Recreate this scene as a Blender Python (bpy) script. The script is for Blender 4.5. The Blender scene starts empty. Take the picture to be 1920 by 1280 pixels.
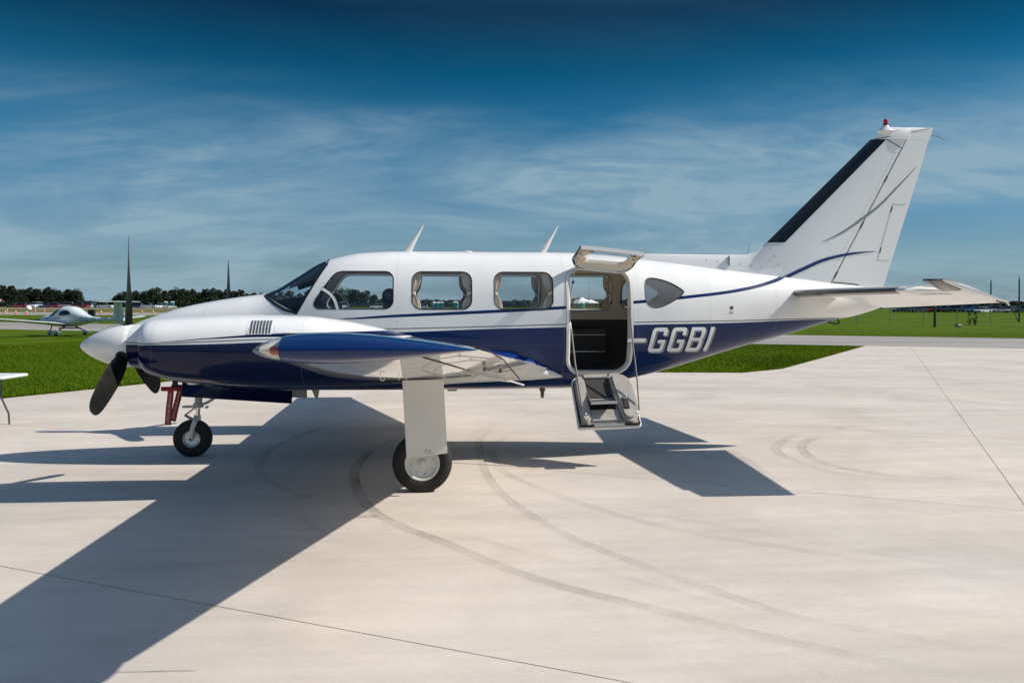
import bpy, bmesh, math, random
import numpy as np
from mathutils import Vector, Matrix
random.seed(7); np.random.seed(7)
PI = math.pi; R = math.radians
S = bpy.context.scene
COL = S.collection

# ------------------------------------------------------------------ camera
CX, CD, CH, FPX, YAW = .0917, 10.1202, 1.728, 1584.2436, .0967
cs, sn = math.cos(YAW), math.sin(YAW)
cam = bpy.data.cameras.new('camera'); camo = bpy.data.objects.new('camera', cam); COL.objects.link(camo)
cam.lens = FPX / 1920 * 36; cam.sensor_width = 36; cam.sensor_fit = 'HORIZONTAL'
cam.shift_y = -(640 - 576.4) / 1920
cam.clip_start = .1; cam.clip_end = 6000
camo.location = (CX, -CD, CH)
camo.rotation_euler = (Matrix.Rotation(-YAW, 4, 'Z') @ Matrix.Rotation(PI/2, 4, 'X') @ Matrix.Rotation(.0017, 4, 'Z')).to_euler()
S.camera = camo

# ------------------------------------------------------------------ sky and sun
SUNV = Vector((1.1138, -.0914, 1)).normalized()
SUN_EL = math.asin(SUNV.z); SUN_AZ = math.atan2(SUNV.x, SUNV.y)
W = bpy.data.worlds.new('World'); S.world = W; W.use_nodes = True
def build_world():
    nt = W.node_tree; nt.nodes.clear(); N = nt.nodes.new; L = nt.links.new
    out = N('ShaderNodeOutputWorld'); bg = N('ShaderNodeBackground'); bg.inputs[1].default_value = .15
    L(bg.outputs[0], out.inputs[0])
    sky = N('ShaderNodeTexSky'); sky.sky_type = 'NISHITA'; sky.sun_disc = False
    sky.sun_elevation = SUN_EL; sky.sun_rotation = SUN_AZ; sky.air_density = 1.0; sky.dust_density = .6; sky.ozone_density = 2.0
    tc = N('ShaderNodeTexCoord'); sep = N('ShaderNodeSeparateXYZ'); L(tc.outputs['Generated'], sep.inputs[0])
    # deep polarised blue: the clear sky thins out with height
    ramp = N('ShaderNodeValToRGB'); L(sep.outputs[2], ramp.inputs[0])
    e = ramp.color_ramp.elements
    for p, c in ((0, (.125, .212, .335)), (.06, (.185, .285, .38)), (.11, (.12, .265, .365)), (.17, (.012, .225, .335)), (.22, (.0, .205, .305)), (.26, (.0, .165, .235)), (.33, (.0, .062, .10)), (.42, (.03, .18, .28)), (.6, (.54, .63, .64)), (1, (1.0, .99, .93))):
        if p in (0, 1):
            el = e[0] if p == 0 else e[-1]
        else: el = e.new(p)
        el.position = p; el.color = c + (1,)
    mul = N('ShaderNodeMix'); mul.data_type = 'RGBA'; mul.blend_type = 'MULTIPLY'; mul.inputs[0].default_value = 1
    L(sky.outputs[0], mul.inputs[6]); L(ramp.outputs[0], mul.inputs[7])
    # cirrus on a plane high above
    def m(op, a, b=None, c=None):
        n = N('ShaderNodeMath'); n.operation = op
        for i, x in enumerate((a, b, c)):
            if x is None: continue
            if isinstance(x, (int, float)): n.inputs[i].default_value = x
            else: L(x, n.inputs[i])
        return n.outputs[0]
    zz = m('ADD', m('MAXIMUM', sep.outputs[2], 0.0), .22)
    px = m('DIVIDE', sep.outputs[0], zz); py = m('DIVIDE', sep.outputs[1], zz)
    comb = N('ShaderNodeCombineXYZ'); L(px, comb.inputs[0]); L(py, comb.inputs[1])
    def noise(scale, rot, sc, detail, dist, loc=(0, 0, 0), rough=.55):
        mp = N('ShaderNodeMapping'); mp.inputs['Rotation'].default_value = (0, 0, R(rot)); mp.inputs['Scale'].default_value = sc; mp.inputs['Location'].default_value = loc
        L(comb.outputs[0], mp.inputs[0])
        n = N('ShaderNodeTexNoise'); n.inputs['Scale'].default_value = scale; n.inputs['Detail'].default_value = detail
        n.inputs['Roughness'].default_value = rough; n.inputs['Distortion'].default_value = dist
        L(mp.outputs[0], n.inputs['Vector']); return n.outputs[0]
    def ss(x, a, b):
        n = N('ShaderNodeMapRange'); n.interpolation_type = 'SMOOTHSTEP'; L(x, n.inputs[0]); n.inputs[1].default_value = a; n.inputs[2].default_value = b
        return n.outputs[0]
    big = ss(noise(1.05, 14, (.8, 1.0, 1), 6, .8, (1.3, .4, 0), .52), .30, .66)
    wisp = ss(noise(2.4, 34, (.6, 1.3, 1), 8, 1.6, (.3, 3.1, 0), .6), .35, .66)
    fine = ss(noise(8.0, 40, (.6, 1.3, 1), 7, 1.2, (5.1, 1.7, 0), .62), .33, .70)
    soft = ss(noise(1.2, -20, (.65, 1.1, 1), 6, .8, (7.3, 2.9, 0), .5), .30, .72)
    mask = m('ADD', m('MULTIPLY', big, m('ADD', m('ADD', m('MULTIPLY', wisp, .48), m('MULTIPLY', fine, .20)), .34)), m('ADD', m('MULTIPLY', soft, .20), .10))
    fade = ss(sep.outputs[2], .275, .125)
    mask = m('MINIMUM', m('MULTIPLY', mask, m('ADD', m('MULTIPLY', fade, .98), .03)), .85)
    mix = N('ShaderNodeMix'); mix.data_type = 'RGBA'; L(mask, mix.inputs[0]); L(mul.outputs[2], mix.inputs[6])
    mix.inputs[7].default_value = (1.62, 2.36, 2.84, 1)
    L(mix.outputs[2], bg.inputs[0])
build_world()
sl = bpy.data.lights.new('sun', 'SUN'); so = bpy.data.objects.new('sun', sl); COL.objects.link(so)
sl.energy = 4.4; sl.angle = R(.53); sl.color = (1, .93, .83)
so.rotation_euler = SUNV.to_track_quat('Z', 'Y').to_euler(); so.location = (20, -10, 30)
S.view_settings.view_transform = 'Standard'; S.view_settings.look = 'None'
S.view_settings.exposure = 0.3; S.view_settings.gamma = 1; S.view_settings.use_curve_mapping = False
S.cycles.use_denoising = True
S.cycles.max_bounces = 8; S.cycles.transparent_max_bounces = 24

# ------------------------------------------------------------------ helpers
def T(x, y): return .005 * min(max(y - 42, 0), 330)
def at(px, dep):                       # column of the photograph, metres in front of the camera -> ground point
    r = (px - 960) / FPX * dep
    x = CX + r * cs + dep * sn; y = -CD - r * sn + dep * cs
    return Vector((x, y, T(x, y)))
def vn(v, n): return (v * .872 + n * .488, -v * .488 + n * .872)   # slab-grid coordinates -> world

MATS = {}
def nm(name):
    m = bpy.data.materials.new(name); m.use_nodes = True
    b = m.node_tree.nodes['Principled BSDF']; MATS[name] = m
    return m, m.node_tree, b
def simple(name, col, rough=.5, metal=0, coat=0, bump=0, bscale=60, vary=0, vscale=6, alpha=1, trans=0, spec=.5):
    m, nt, b = nm(name)
    b.inputs['Base Color'].default_value = tuple(col) + (1,); b.inputs['Roughness'].default_value = rough
    b.inputs['Metallic'].default_value = metal; b.inputs['Coat Weight'].default_value = coat; b.inputs['Coat Roughness'].default_value = .03
    b.inputs['Specular IOR Level'].default_value = spec
    if vary or bump:
        tc = nt.nodes.new('ShaderNodeTexCoord')
    if vary:
        n = nt.nodes.new('ShaderNodeTexNoise'); n.inputs['Scale'].default_value = vscale; n.inputs['Detail'].default_value = 5
        nt.links.new(tc.outputs['Object'], n.inputs['Vector'])
        mr = nt.nodes.new('ShaderNodeMapRange'); nt.links.new(n.outputs[0], mr.inputs[0]); mr.inputs[1].default_value = .3; mr.inputs[2].default_value = .7
        mr.inputs[3].default_value = 1 - vary; mr.inputs[4].default_value = 1 + vary
        mx = nt.nodes.new('ShaderNodeVectorMath'); mx.operation = 'SCALE'; mx.inputs[0].default_value = col
        nt.links.new(mr.outputs[0], mx.inputs['Scale']); nt.links.new(mx.outputs[0], b.inputs['Base Color'])
        rr = nt.nodes.new('ShaderNodeMapRange'); nt.links.new(n.outputs[0], rr.inputs[0]); rr.inputs[3].default_value = max(.02, rough - .1); rr.inputs[4].default_value = min(1, rough + .1)
        nt.links.new(rr.outputs[0], b.inputs['Roughness'])
    if bump:
        n2 = nt.nodes.new('ShaderNodeTexNoise'); n2.inputs['Scale'].default_value = bscale; n2.inputs['Detail'].default_value = 3
        nt.links.new(tc.outputs['Object'], n2.inputs['Vector'])
        bp = nt.nodes.new('ShaderNodeBump'); bp.inputs['Strength'].default_value = bump; bp.inputs['Distance'].default_value = .01
        nt.links.new(n2.outputs[0], bp.inputs['Height']); nt.links.new(bp.outputs[0], b.inputs['Normal'])
    return m
def glass(name, tint, refl=1.0, rough=0.0, grey_veil=0.0):
    m = bpy.data.materials.new(name); m.use_nodes = True; nt = m.node_tree; nt.nodes.clear(); N = nt.nodes.new; L = nt.links.new
    o = N('ShaderNodeOutputMaterial'); mx = N('ShaderNodeMixShader'); t = N('ShaderNodeBsdfTransparent'); g = N('ShaderNodeBsdfGlossy')
    t.inputs[0].default_value = tuple(tint) + (1,); g.inputs['Roughness'].default_value = rough; g.inputs[0].default_value = (1, 1, 1, 1)
    gm = N('ShaderNodeNewGeometry'); dt = N('ShaderNodeVectorMath'); dt.operation = 'DOT_PRODUCT'; L(gm.outputs['Incoming'], dt.inputs[0]); L(gm.outputs['Normal'], dt.inputs[1])
    def mm(op, a, c=None):
        n = N('ShaderNodeMath'); n.operation = op
        for i, q in enumerate((a, c)):
            if q is None: continue
            if isinstance(q, (int, float)): n.inputs[i].default_value = q
            else: L(q, n.inputs[i])
        return n.outputs[0]
    fr = mm('ADD', mm('MULTIPLY', mm('POWER', mm('SUBTRACT', 1.0, mm('ABSOLUTE', dt.outputs['Value'])), 5.0), .93), .07)
    mu = N('ShaderNodeMath'); mu.operation = 'MULTIPLY'; mu.inputs[1].default_value = refl; L(fr, mu.inputs[0])
    L(mu.outputs[0], mx.inputs[0]); L(g.outputs[0], mx.inputs[2]); L(mx.outputs[0], o.inputs[0])
    if grey_veil:  # diffuse grey mixed into the glass to lighten the pane
        df = N('ShaderNodeBsdfDiffuse'); df.inputs[0].default_value = (.5, .5, .5, 1); m2 = N('ShaderNodeMixShader'); m2.inputs[0].default_value = grey_veil
        L(t.outputs[0], m2.inputs[1]); L(df.outputs[0], m2.inputs[2]); L(m2.outputs[0], mx.inputs[1])
    else: L(t.outputs[0], mx.inputs[1])
    MATS[name] = m; return m

class MB:
    def __init__(s): s.v = []; s.f = []
    def add(s, vs, fs):
        o = len(s.v); s.v += [tuple(p) for p in vs]; s.f += [tuple(i + o for i in f) for f in fs]; return s
    def box(s, c, d, M=None):
        x, y, z = d[0]/2, d[1]/2, d[2]/2
        vs = [Vector((a*x, b*y, e*z)) for a in (-1, 1) for b in (-1, 1) for e in (-1, 1)]
        if M is not None: vs = [M @ p for p in vs]
        vs = [p + Vector(c) for p in vs]
        return s.add(vs, [(0,1,3,2), (4,6,7,5), (0,4,5,1), (2,3,7,6), (0,2,6,4), (1,5,7,3)])
    def prism(s, poly, ax, a0, a1):      # polygon in the two other axes, extruded along axis ax
        n = len(poly)
        def mk(p, a):
            q = [0, 0, 0]; o = [i for i in range(3) if i != ax]; q[o[0]] = p[0]; q[o[1]] = p[1]; q[ax] = a; return q
        vs = [mk(p, a0) for p in poly] + [mk(p, a1) for p in poly]
        return s.add(vs, [tuple(range(n)), tuple(range(2*n-1, n-1, -1))] + [(i, n+i, n+(i+1) % n, (i+1) % n) for i in range(n)])
    def loft(s, rings, caps=True, closed=True):
        n = len(rings[0]); vs = [p for r in rings for p in r]; fs = []
        for k in range(len(rings)-1):
            for i in range(n if closed else n-1):
                j = (i+1) % n; fs.append((k*n+i, k*n+j, (k+1)*n+j, (k+1)*n+i))
        if caps: fs.append(tuple(range(n-1, -1, -1))); fs.append(tuple((len(rings)-1)*n + i for i in range(n)))
        return s.add(vs, fs)
    def tube(s, path, r, n=8, caps=True):
        P = [Vector(p) for p in path]; rings = []
        rad = r if isinstance(r, (list, tuple)) else [r]*len(P)
        t = (P[1]-P[0]).normalized(); up = Vector((0, 0, 1)) if abs(t.z) < .9 else Vector((1, 0, 0))
        a = t.cross(up).normalized()
        for i, p in enumerate(P):
            if i == 0: t = P[1]-P[0]
            elif i == len(P)-1: t = P[-1]-P[-2]
            else: t = (P[i+1]-P[i]).normalized() + (P[i]-P[i-1]).normalized()
            t.normalize(); a = (a - t*a.dot(t)).normalized(); b = t.cross(a)
            rings.append([p + (a*math.cos(2*PI*k/n) + b*math.sin(2*PI*k/n))*rad[i] for k in range(n)])
        return s.loft(rings, caps)
    def lathe(s, prof, o, ax, n=32):     # prof: (distance along axis, radius); ax: unit axis
        ax = Vector(ax); u = ax.orthogonal().normalized(); w = ax.cross(u); o = Vector(o)
        rings = [[o + ax*d + (u*math.cos(2*PI*k/n) + w*math.sin(2*PI*k/n))*max(r, 1e-4) for k in range(n)] for d, r in prof]
        return s.loft(rings, True)
    def mesh(s, name, smooth=True, ang=35):
        me = bpy.data.meshes.new(name); me.from_pydata(s.v, [], s.f); me.update()
        bm = bmesh.new(); bm.from_mesh(me); bmesh.ops.recalc_face_normals(bm, faces=bm.faces); bm.to_mesh(me); bm.free()
        if smooth:
            me.polygons.foreach_set('use_smooth', [True]*len(me.polygons)); me.set_sharp_from_angle(angle=R(ang))
        return me
    def build(s, name, mat, parent=None, smooth=True, ang=35, bevel=0):
        me = s.mesh(name, smooth, ang)
        if bevel:
            bm = bmesh.new(); bm.from_mesh(me)
            es = [e for e in bm.edges if len(e.link_faces) == 2 and e.calc_face_angle(0) > R(40)]
            bmesh.ops.bevel(bm, geom=es, offset=bevel, segments=2, affect='EDGES', clamp_overlap=True); bm.to_mesh(me); bm.free()
            if smooth: me.polygons.foreach_set('use_smooth', [True]*len(me.polygons)); me.set_sharp_from_angle(angle=R(50))
        return link(name, me, mat, parent)
def link(name, me, mat, parent=None):
    ob = bpy.data.objects.new(name, me); COL.objects.link(ob)
    if mat is not None: me.materials.append(mat if not isinstance(mat, str) else MATS[mat])
    if parent is not None: ob.parent = parent
    return ob
def tag(o, label=None, cat=None, group=None, kind=None):
    if label: o['label'] = label
    if cat: o['category'] = cat
    if group: o['group'] = group
    if kind: o['kind'] = kind
    return o
def thing(name, label, cat, loc=(0, 0, 0), rz=0, group=None):
    o = bpy.data.objects.new(name, None); COL.objects.link(o); o.location = loc; o.rotation_euler = (0, 0, rz); o.empty_display_size = .3
    return tag(o, label, cat, group)
KIDS = {}
def copy_tree(o, parent=None):
    c = o.copy(); COL.objects.link(c)
    if parent is not None: c.parent = parent
    for ch in [k for k in o.children]: copy_tree(ch, c)
    return c
def pchip(xs, ys):
    xs = np.array(xs, float); ys = np.array(ys, float); h = np.diff(xs); d = np.diff(ys)/h; m = np.zeros(len(xs))
    for i in range(1, len(xs)-1):
        if d[i-1]*d[i] > 0:
            w1 = 2*h[i]+h[i-1]; w2 = h[i]+2*h[i-1]; m[i] = (w1+w2)/(w1/d[i-1]+w2/d[i])
    m[0] = d[0]; m[-1] = d[-1]
    def f(x):
        i = min(max(int(np.searchsorted(xs, x))-1, 0), len(h)-1); t = (x-xs[i])/h[i]; t = min(max(t, 0), 1)
        return ys[i]*(1+2*t)*(1-t)**2 + m[i]*h[i]*t*(1-t)**2 + ys[i+1]*t*t*(3-2*t) + m[i+1]*h[i]*t*t*(t-1)
    return f
def lerp(xs, ys): return lambda x: float(np.interp(x, xs, ys))
def rrect(x0, z0, x1, z1, r, k=6):
    pts = []
    for cx, cz, a in ((x1-r, z1-r, 0), (x0+r, z1-r, 90), (x0+r, z0+r, 180), (x1-r, z0+r, 270)):
        for i in range(k+1):
            t = R(a + 90*i/k); pts.append((cx+r*math.cos(t), cz+r*math.sin(t)))
    return pts
def smooth_poly(pts, it=2):            # Chaikin corner cutting of a closed polygon
    for _ in range(it):
        q = []
        for i in range(len(pts)):
            a, b = pts[i], pts[(i+1) % len(pts)]
            q += [(a[0]*.75+b[0]*.25, a[1]*.75+b[1]*.25), (a[0]*.25+b[0]*.75, a[1]*.25+b[1]*.75)]
        pts = q
    return pts
def inset(pts, d):
    n = len(pts); out = []
    area = sum(pts[i][0]*pts[(i+1) % n][1]-pts[(i+1) % n][0]*pts[i][1] for i in range(n)); sg = 1 if area > 0 else -1
    for i in range(n):
        a, b, c = Vector(pts[i-1]), Vector(pts[i]), Vector(pts[(i+1) % n])
        e = (c-a); 
        if e.length < 1e-9: out.append(tuple(b)); continue
        e.normalize(); out.append((b.x - sg*e.y*d, b.y + sg*e.x*d))
    return out

# ------------------------------------------------------------------ materials
def concrete_mat(name, base, streak=.10, warm=1.0):
    m, nt, b = nm(name); N = nt.nodes.new; L = nt.links.new
    geo = N('ShaderNodeNewGeometry')
    def mp(rot, sc):
        q = N('ShaderNodeMapping'); q.inputs['Rotation'].default_value = (0, 0, R(rot)); q.inputs['Scale'].default_value = sc; L(geo.outputs['Position'], q.inputs[0]); return q.outputs[0]
    def noise(vec, s, d, rgh=.55, dist=0):
        n = N('ShaderNodeTexNoise'); n.inputs['Scale'].default_value = s; n.inputs['Detail'].default_value = d; n.inputs['Roughness'].default_value = rgh; n.inputs['Distortion'].default_value = dist; L(vec, n.inputs['Vector']); return n.outputs[0]
    def mr(x, a, b_, c, d):
        n = N('ShaderNodeMapRange'); L(x, n.inputs[0])
        for i, q in enumerate((a, b_, c, d)): n.inputs[i+1].default_value = q
        return n.outputs[0]
    def mul(*xs):
        o = xs[0]
        for x in xs[1:]:
            n = N('ShaderNodeMath'); n.operation = 'MULTIPLY'; L(o, n.inputs[0]); L(x, n.inputs[1]); o = n.outputs[0]
        return o
    cloud = mr(noise(mp(0, (1, 1, 1)), .45, 7, .62, .8), .3, .7, .86, 1.09)
    broom = mr(noise(mp(27, (.35, 4.5, 1)), 1.3, 5, .6, .5), .3, .7, 1-streak*.6, 1+streak*.5)
    pour = mr(noise(mp(27, (.12, 1.1, 1)), 1.2, 3, .5, .8), .35, .65, 1-streak*.5, 1+streak*.4)
    mott = mr(noise(mp(14, (.7, 1.3, 1)), 1.9, 7, .66, 1.2), .3, .7, .945, 1.05)
    fine = mr(noise(mp(0, (1, 1, 1)), 38, 4, .7), .3, .7, .95, 1.045)
    spots = mr(noise(mp(0, (1, 1, 1)), 5.5, 3, .5, .3), .68, .76, 1, .90)
    spk = mr(noise(mp(0, (1, 1, 1)), 23, 2, .5), .76, .80, 1, .75)
    k = mul(cloud, mott, broom, pour, fine, spots, spk)
    tint = N('ShaderNodeMix'); tint.data_type = 'RGBA'; L(noise(mp(10, (1, 1, 1)), .9, 4, .6, .4), tint.inputs[0])
    tint.inputs[6].default_value = (base[0]*1.04, base[1]*1.0, base[2]*.93, 1); tint.inputs[7].default_value = (base[0]*.95, base[1]*.97, base[2]*1.02, 1)
    sc = N('ShaderNodeVectorMath'); sc.operation = 'SCALE'; L(tint.outputs[2], sc.inputs[0]); L(k, sc.inputs['Scale']); L(sc.outputs[0], b.inputs['Base Color'])
    b.inputs['Roughness'].default_value = .72; b.inputs['Specular IOR Level'].default_value = .35
    bp = N('ShaderNodeBump'); bp.inputs['Strength'].default_value = .25; bp.inputs['Distance'].default_value = .004
    L(noise(mp(27, (1, 6, 1)), 30, 4, .7), bp.inputs['Height']); L(bp.outputs[0], b.inputs['Normal'])
    return m
concrete_mat('concrete', (.550, .500, .446), .10)
concrete_mat('taxi_concrete', (.30, .275, .245), .15)
simple('joint_filler', (.05, .048, .045), .9)
def asphalt():
    m, nt, b = nm('asphalt'); N = nt.nodes.new; L = nt.links.new
    geo = N('ShaderNodeNewGeometry'); q = N('ShaderNodeMapping'); q.inputs['Rotation'].default_value = (0, 0, R(29)); q.inputs['Scale'].default_value = (.06, .8, 1); L(geo.outputs['Position'], q.inputs[0])
    n = N('ShaderNodeTexNoise'); n.inputs['Scale'].default_value = .6; n.inputs['Detail'].default_value = 6; L(q.outputs[0], n.inputs['Vector'])
    r = N('ShaderNodeValToRGB'); L(n.outputs[0], r.inputs[0]); r.color_ramp.elements[0].position = .3; r.color_ramp.elements[1].position = .7
    r.color_ramp.elements[0].color = (.20, .185, .175, 1); r.color_ramp.elements[1].color = (.33, .31, .285, 1)
    L(r.outputs[0], b.inputs['Base Color']); b.inputs['Roughness'].default_value = .85
asphalt()
def grass_mat(name, c0, c1, c2, scale=.35):
    m, nt, b = nm(name); N = nt.nodes.new; L = nt.links.new
    geo = N('ShaderNodeNewGeometry')
    n = N('ShaderNodeTexNoise'); n.inputs['Scale'].default_value = scale; n.inputs['Detail'].default_value = 7; n.inputs['Roughness'].default_value = .65; L(geo.outputs['Position'], n.inputs['Vector'])
    r = N('ShaderNodeValToRGB'); L(n.outputs[0], r.inputs[0]); e = r.color_ramp.elements
    e[0].position = .3; e[0].color = c0 + (1,); e[1].position = .72; e[1].color = c2 + (1,); x = e.new(.5); x.color = c1 + (1,)
    n2 = N('ShaderNodeTexNoise'); n2.inputs['Scale'].default_value = 6; n2.inputs['Detail'].default_value = 4; L(geo.outputs['Position'], n2.inputs['Vector'])
    mr = N('ShaderNodeMapRange'); L(n2.outputs[0], mr.inputs[0]); mr.inputs[1].default_value = .3; mr.inputs[2].default_value = .7; mr.inputs[3].default_value = .75; mr.inputs[4].default_value = 1.25
    sc = N('ShaderNodeVectorMath'); sc.operation = 'SCALE'; L(r.outputs[0], sc.inputs[0]); L(mr.outputs[0], sc.inputs['Scale']); L(sc.outputs[0], b.inputs['Base Color'])
    b.inputs['Roughness'].default_value = .85; b.inputs['Specular IOR Level'].default_value = .05
    return m
grass_mat('turf', (.044, .078, .001), (.062, .106, .001), (.098, .125, .006), .2)
grass_mat('blade', (.044, .082, .0), (.076, .138, .0), (.128, .178, .004), .22)
grass_mat('dry_turf', (.10, .095, .03), (.14, .125, .045), (.17, .15, .06), .12)
simple('white_paint', (.80, .80, .79), .28, coat=.6)
simple('white_under', (.78, .765, .74), .16, coat=.9, bump=.02, bscale=3)
simple('blue_paint', (.002, .021, .105), .25, coat=.8, spec=.1)
simple('dark_blue', (.004, .008, .040), .25, coat=.8, spec=.1)
simple('stripe_blue', (.005, .022, .13), .3, coat=.5)
simple('stripe_grey', (.22, .235, .24), .35, coat=.3)
simple('rubber', (.014, .0135, .013), .75, bump=.15, bscale=200, vary=.2)
simple('boot_rubber', (.010, .010, .012), .22, coat=.6, vary=.15)
simple('seal', (.012, .012, .013), .55)
simple('seam', (.20, .21, .22), .6)
simple('blade_black', (.006, .0058, .006), .42, vary=.4, vscale=9, spec=.35)
simple('rim_white', (.66, .65, .61), .45, vary=.06, vscale=20)
simple('alu', (.55, .55, .54), .35, metal=.9, vary=.1, vscale=30)
simple('gear_grey', (.42, .42, .41), .45, metal=.25, vary=.08, vscale=20)
simple('chrome', (.8, .8, .8), .12, metal=1)
simple('sleeve_grey', (.20, .19, .175), .5)
simple('brass', (.18, .115, .05), .4, metal=.9, vary=.3, vscale=60)
simple('lining', (.66, .62, .55), .5, vary=.05)
simple('curtain', (.74, .64, .53), .85, vary=.08, vscale=30)
simple('curtain_tie', (.78, .68, .55), .8)
simple('leather', (.40, .37, .33), .33, bump=.45, bscale=14, vary=.10, vscale=9)
simple('brown_trim', (.075, .055, .043), .6, vary=.2)
simple('carpet', (.055, .050, .050), .95, bump=.5, bscale=300)
simple('seat_dark', (.055, .046, .040), .6)
simple('cockpit_black', (.012, .012, .014), .7)
simple('ivory', (.6, .57, .5), .5)
simple('red_cover', (.30, .014, .016), .6, vary=.12)
simple('print_white', (.7, .66, .62), .7)
simple('ink', (.03, .03, .035), .7)
simple('bulb_red', (.45, .02, .015), .2, coat=.6)
glass('cabin_glass', (.965, .975, .98), .9, grey_veil=.012)
glass('screen_glass', (.78, .87, .92), .7)
glass('tinted_glass', (.78, .79, .80), 1.0, grey_veil=.17)  # rear panes: grey veil painted in for the lit interior behind
glass('lens_glass', (.94, .93, .90), 1.0)
simple('orange', (.55, .10, .035), .6); simple('cone_white', (.8, .78, .74), .6)
simple('teal', (.015, .26, .22), .5); simple('teal_white', (.75, .78, .76), .5)
simple('table_white', (.66, .69, .68), .45); simple('steel_dark', (.10, .10, .105), .45, metal=.6)
simple('galv', (.24, .26, .26), .55, metal=.2); simple('wood_pole', (.07, .06, .055), .85)
simple('bark', (.06, .048, .036), .9); simple('far_green', (.03, .045, .025), .9)
simple('car_glass', (.012, .014, .017), .08, coat=.5)

# fuselage paint: one livery over white, laid out along the body
def curve01(nt, src, pts, lo=-4.0, hi=6.5, zlo=0, zhi=4.0):
    N = nt.nodes.new; L = nt.links.new
    mr = N('ShaderNodeMapRange'); L(src, mr.inputs[0]); mr.inputs[1].default_value = lo; mr.inputs[2].default_value = hi
    fc = N('ShaderNodeFloatCurve'); c = fc.mapping.curves[0]
    P = [((x-lo)/(hi-lo), (z-zlo)/(zhi-zlo)) for x, z in pts]
    P = [(0, P[0][1])] + P + [(1, P[-1][1])]
    c.points[0].location = P[0]; c.points[1].location = P[-1]
    for p in P[1:-1]: c.points.new(*p)
    for p in c.points: p.handle_type = 'AUTO_CLAMPED'
    fc.mapping.update(); L(mr.outputs[0], fc.inputs['Value'])
    m2 = N('ShaderNodeMapRange'); L(fc.outputs[0], m2.inputs[0]); m2.inputs[3].default_value = zlo; m2.inputs[4].default_value = zhi; m2.clamp = False
    return m2.outputs[0]
def livery(name, blue, grey, stripes, seams=(), gw=.007, bluecol=(.0008, .016, .092), seamz=None, rivets=()):
    m, nt, b = nm(name); N = nt.nodes.new; L = nt.links.new
    tc = N('ShaderNodeTexCoord'); sp = N('ShaderNodeSeparateXYZ'); L(tc.outputs['Object'], sp.inputs[0]); x, z = sp.outputs[0], sp.outputs[2]
    def m_(op, a, c=None):
        n = N('ShaderNodeMath'); n.operation = op
        for i, q in enumerate((a, c)):
            if q is None: continue
            if isinstance(q, (int, float)): n.inputs[i].default_value = q
            else: L(q, n.inputs[i])
        return n.outputs[0]
    def mix(f, a, c):
        n = N('ShaderNodeMix'); n.data_type = 'RGBA'; L(f, n.inputs[0])
        for i, q in ((6, a), (7, c)):
            if isinstance(q, tuple): n.inputs[i].default_value = q + (1,)
            else: L(q, n.inputs[i])
        return n.outputs[2]
    col = (.80, .80, .79)
    fs = []
    f = m_('LESS_THAN', z, curve01(nt, x, blue)); col = mix(f, col, bluecol)
    f = m_('LESS_THAN', m_('ABSOLUTE', m_('SUBTRACT', z, curve01(nt, x, grey))), gw); col = mix(f, col, (.20, .215, .22))
    for cen, hw in stripes:
        d = m_('ABSOLUTE', m_('SUBTRACT', z, curve01(nt, x, cen)))
        f = m_('LESS_THAN', d, m_('SUBTRACT', curve01(nt, x, hw, zlo=-.1, zhi=.1), 0.0)); col = mix(f, col, bluecol)
    for s in seams:
        f = m_('LESS_THAN', m_('ABSOLUTE', m_('SUBTRACT', x, s)), .0035); f = m_('MULTIPLY', f, .22); col = mix(f, col, (.25, .27, .29))
    for z0 in seamz or ():
        f = m_('LESS_THAN', m_('ABSOLUTE', m_('SUBTRACT', z, z0)), .002); f = m_('MULTIPLY', f, .18); col = mix(f, col, (.25, .27, .29))
    for s in rivets:                      # rows of flush rivets beside each frame
        for axis, c0, oth in ((x, s, z),) if abs(s) < 50 else ((z, s-100, x),):
            fr = m_('ABSOLUTE', m_('SUBTRACT', m_('FRACT', m_('MULTIPLY', oth, 24.0)), .5))
            f = m_('MULTIPLY', m_('LESS_THAN', m_('ABSOLUTE', m_('SUBTRACT', axis, c0)), .0034), m_('LESS_THAN', fr, .085)); f = m_('MULTIPLY', f, .26); col = mix(f, col, (.22, .24, .26))
    # faint grime
    n = N('ShaderNodeTexNoise'); n.inputs['Scale'].default_value = 2.2; n.inputs['Detail'].default_value = 6; L(tc.outputs['Object'], n.inputs['Vector'])
    mr = N('ShaderNodeMapRange'); L(n.outputs[0], mr.inputs[0]); mr.inputs[1].default_value = .3; mr.inputs[2].default_value = .7; mr.inputs[3].default_value = .94; mr.inputs[4].default_value = 1.02
    sc = N('ShaderNodeVectorMath'); sc.operation = 'SCALE'; L(col, sc.inputs[0]); L(mr.outputs[0], sc.inputs['Scale']); L(sc.outputs[0], b.inputs['Base Color'])
    b.inputs['Roughness'].default_value = .35; b.inputs['Specular IOR Level'].default_value = .12; b.inputs['Coat Weight'].default_value = .48; b.inputs['Coat Roughness'].default_value = .03
    n3 = N('ShaderNodeTexNoise'); n3.inputs['Scale'].default_value = 2.6; n3.inputs['Detail'].default_value = 1; L(tc.outputs['Object'], n3.inputs['Vector'])
    bp = N('ShaderNodeBump'); bp.inputs['Strength'].default_value = .17; bp.inputs['Distance'].default_value = .02; L(n3.outputs[0], bp.inputs['Height'])
    L(bp.outputs[0], b.inputs['Coat Normal']); L(bp.outputs[0], b.inputs['Normal'])
    return m
BLUE = [(-3.3, 1.40), (-.12, 1.456), (.65, 1.485), (1.65, 1.508), (2.385, 1.532), (3.735, 1.556), (4.68, 1.588), (5.5, 1.60)]
GREY = [(-3.3, 1.44), (-.27, 1.491), (.65, 1.512), (1.65, 1.540), (2.385, 1.560), (3.735, 1.578), (4.7, 1.60), (5.5, 1.61)]
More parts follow.
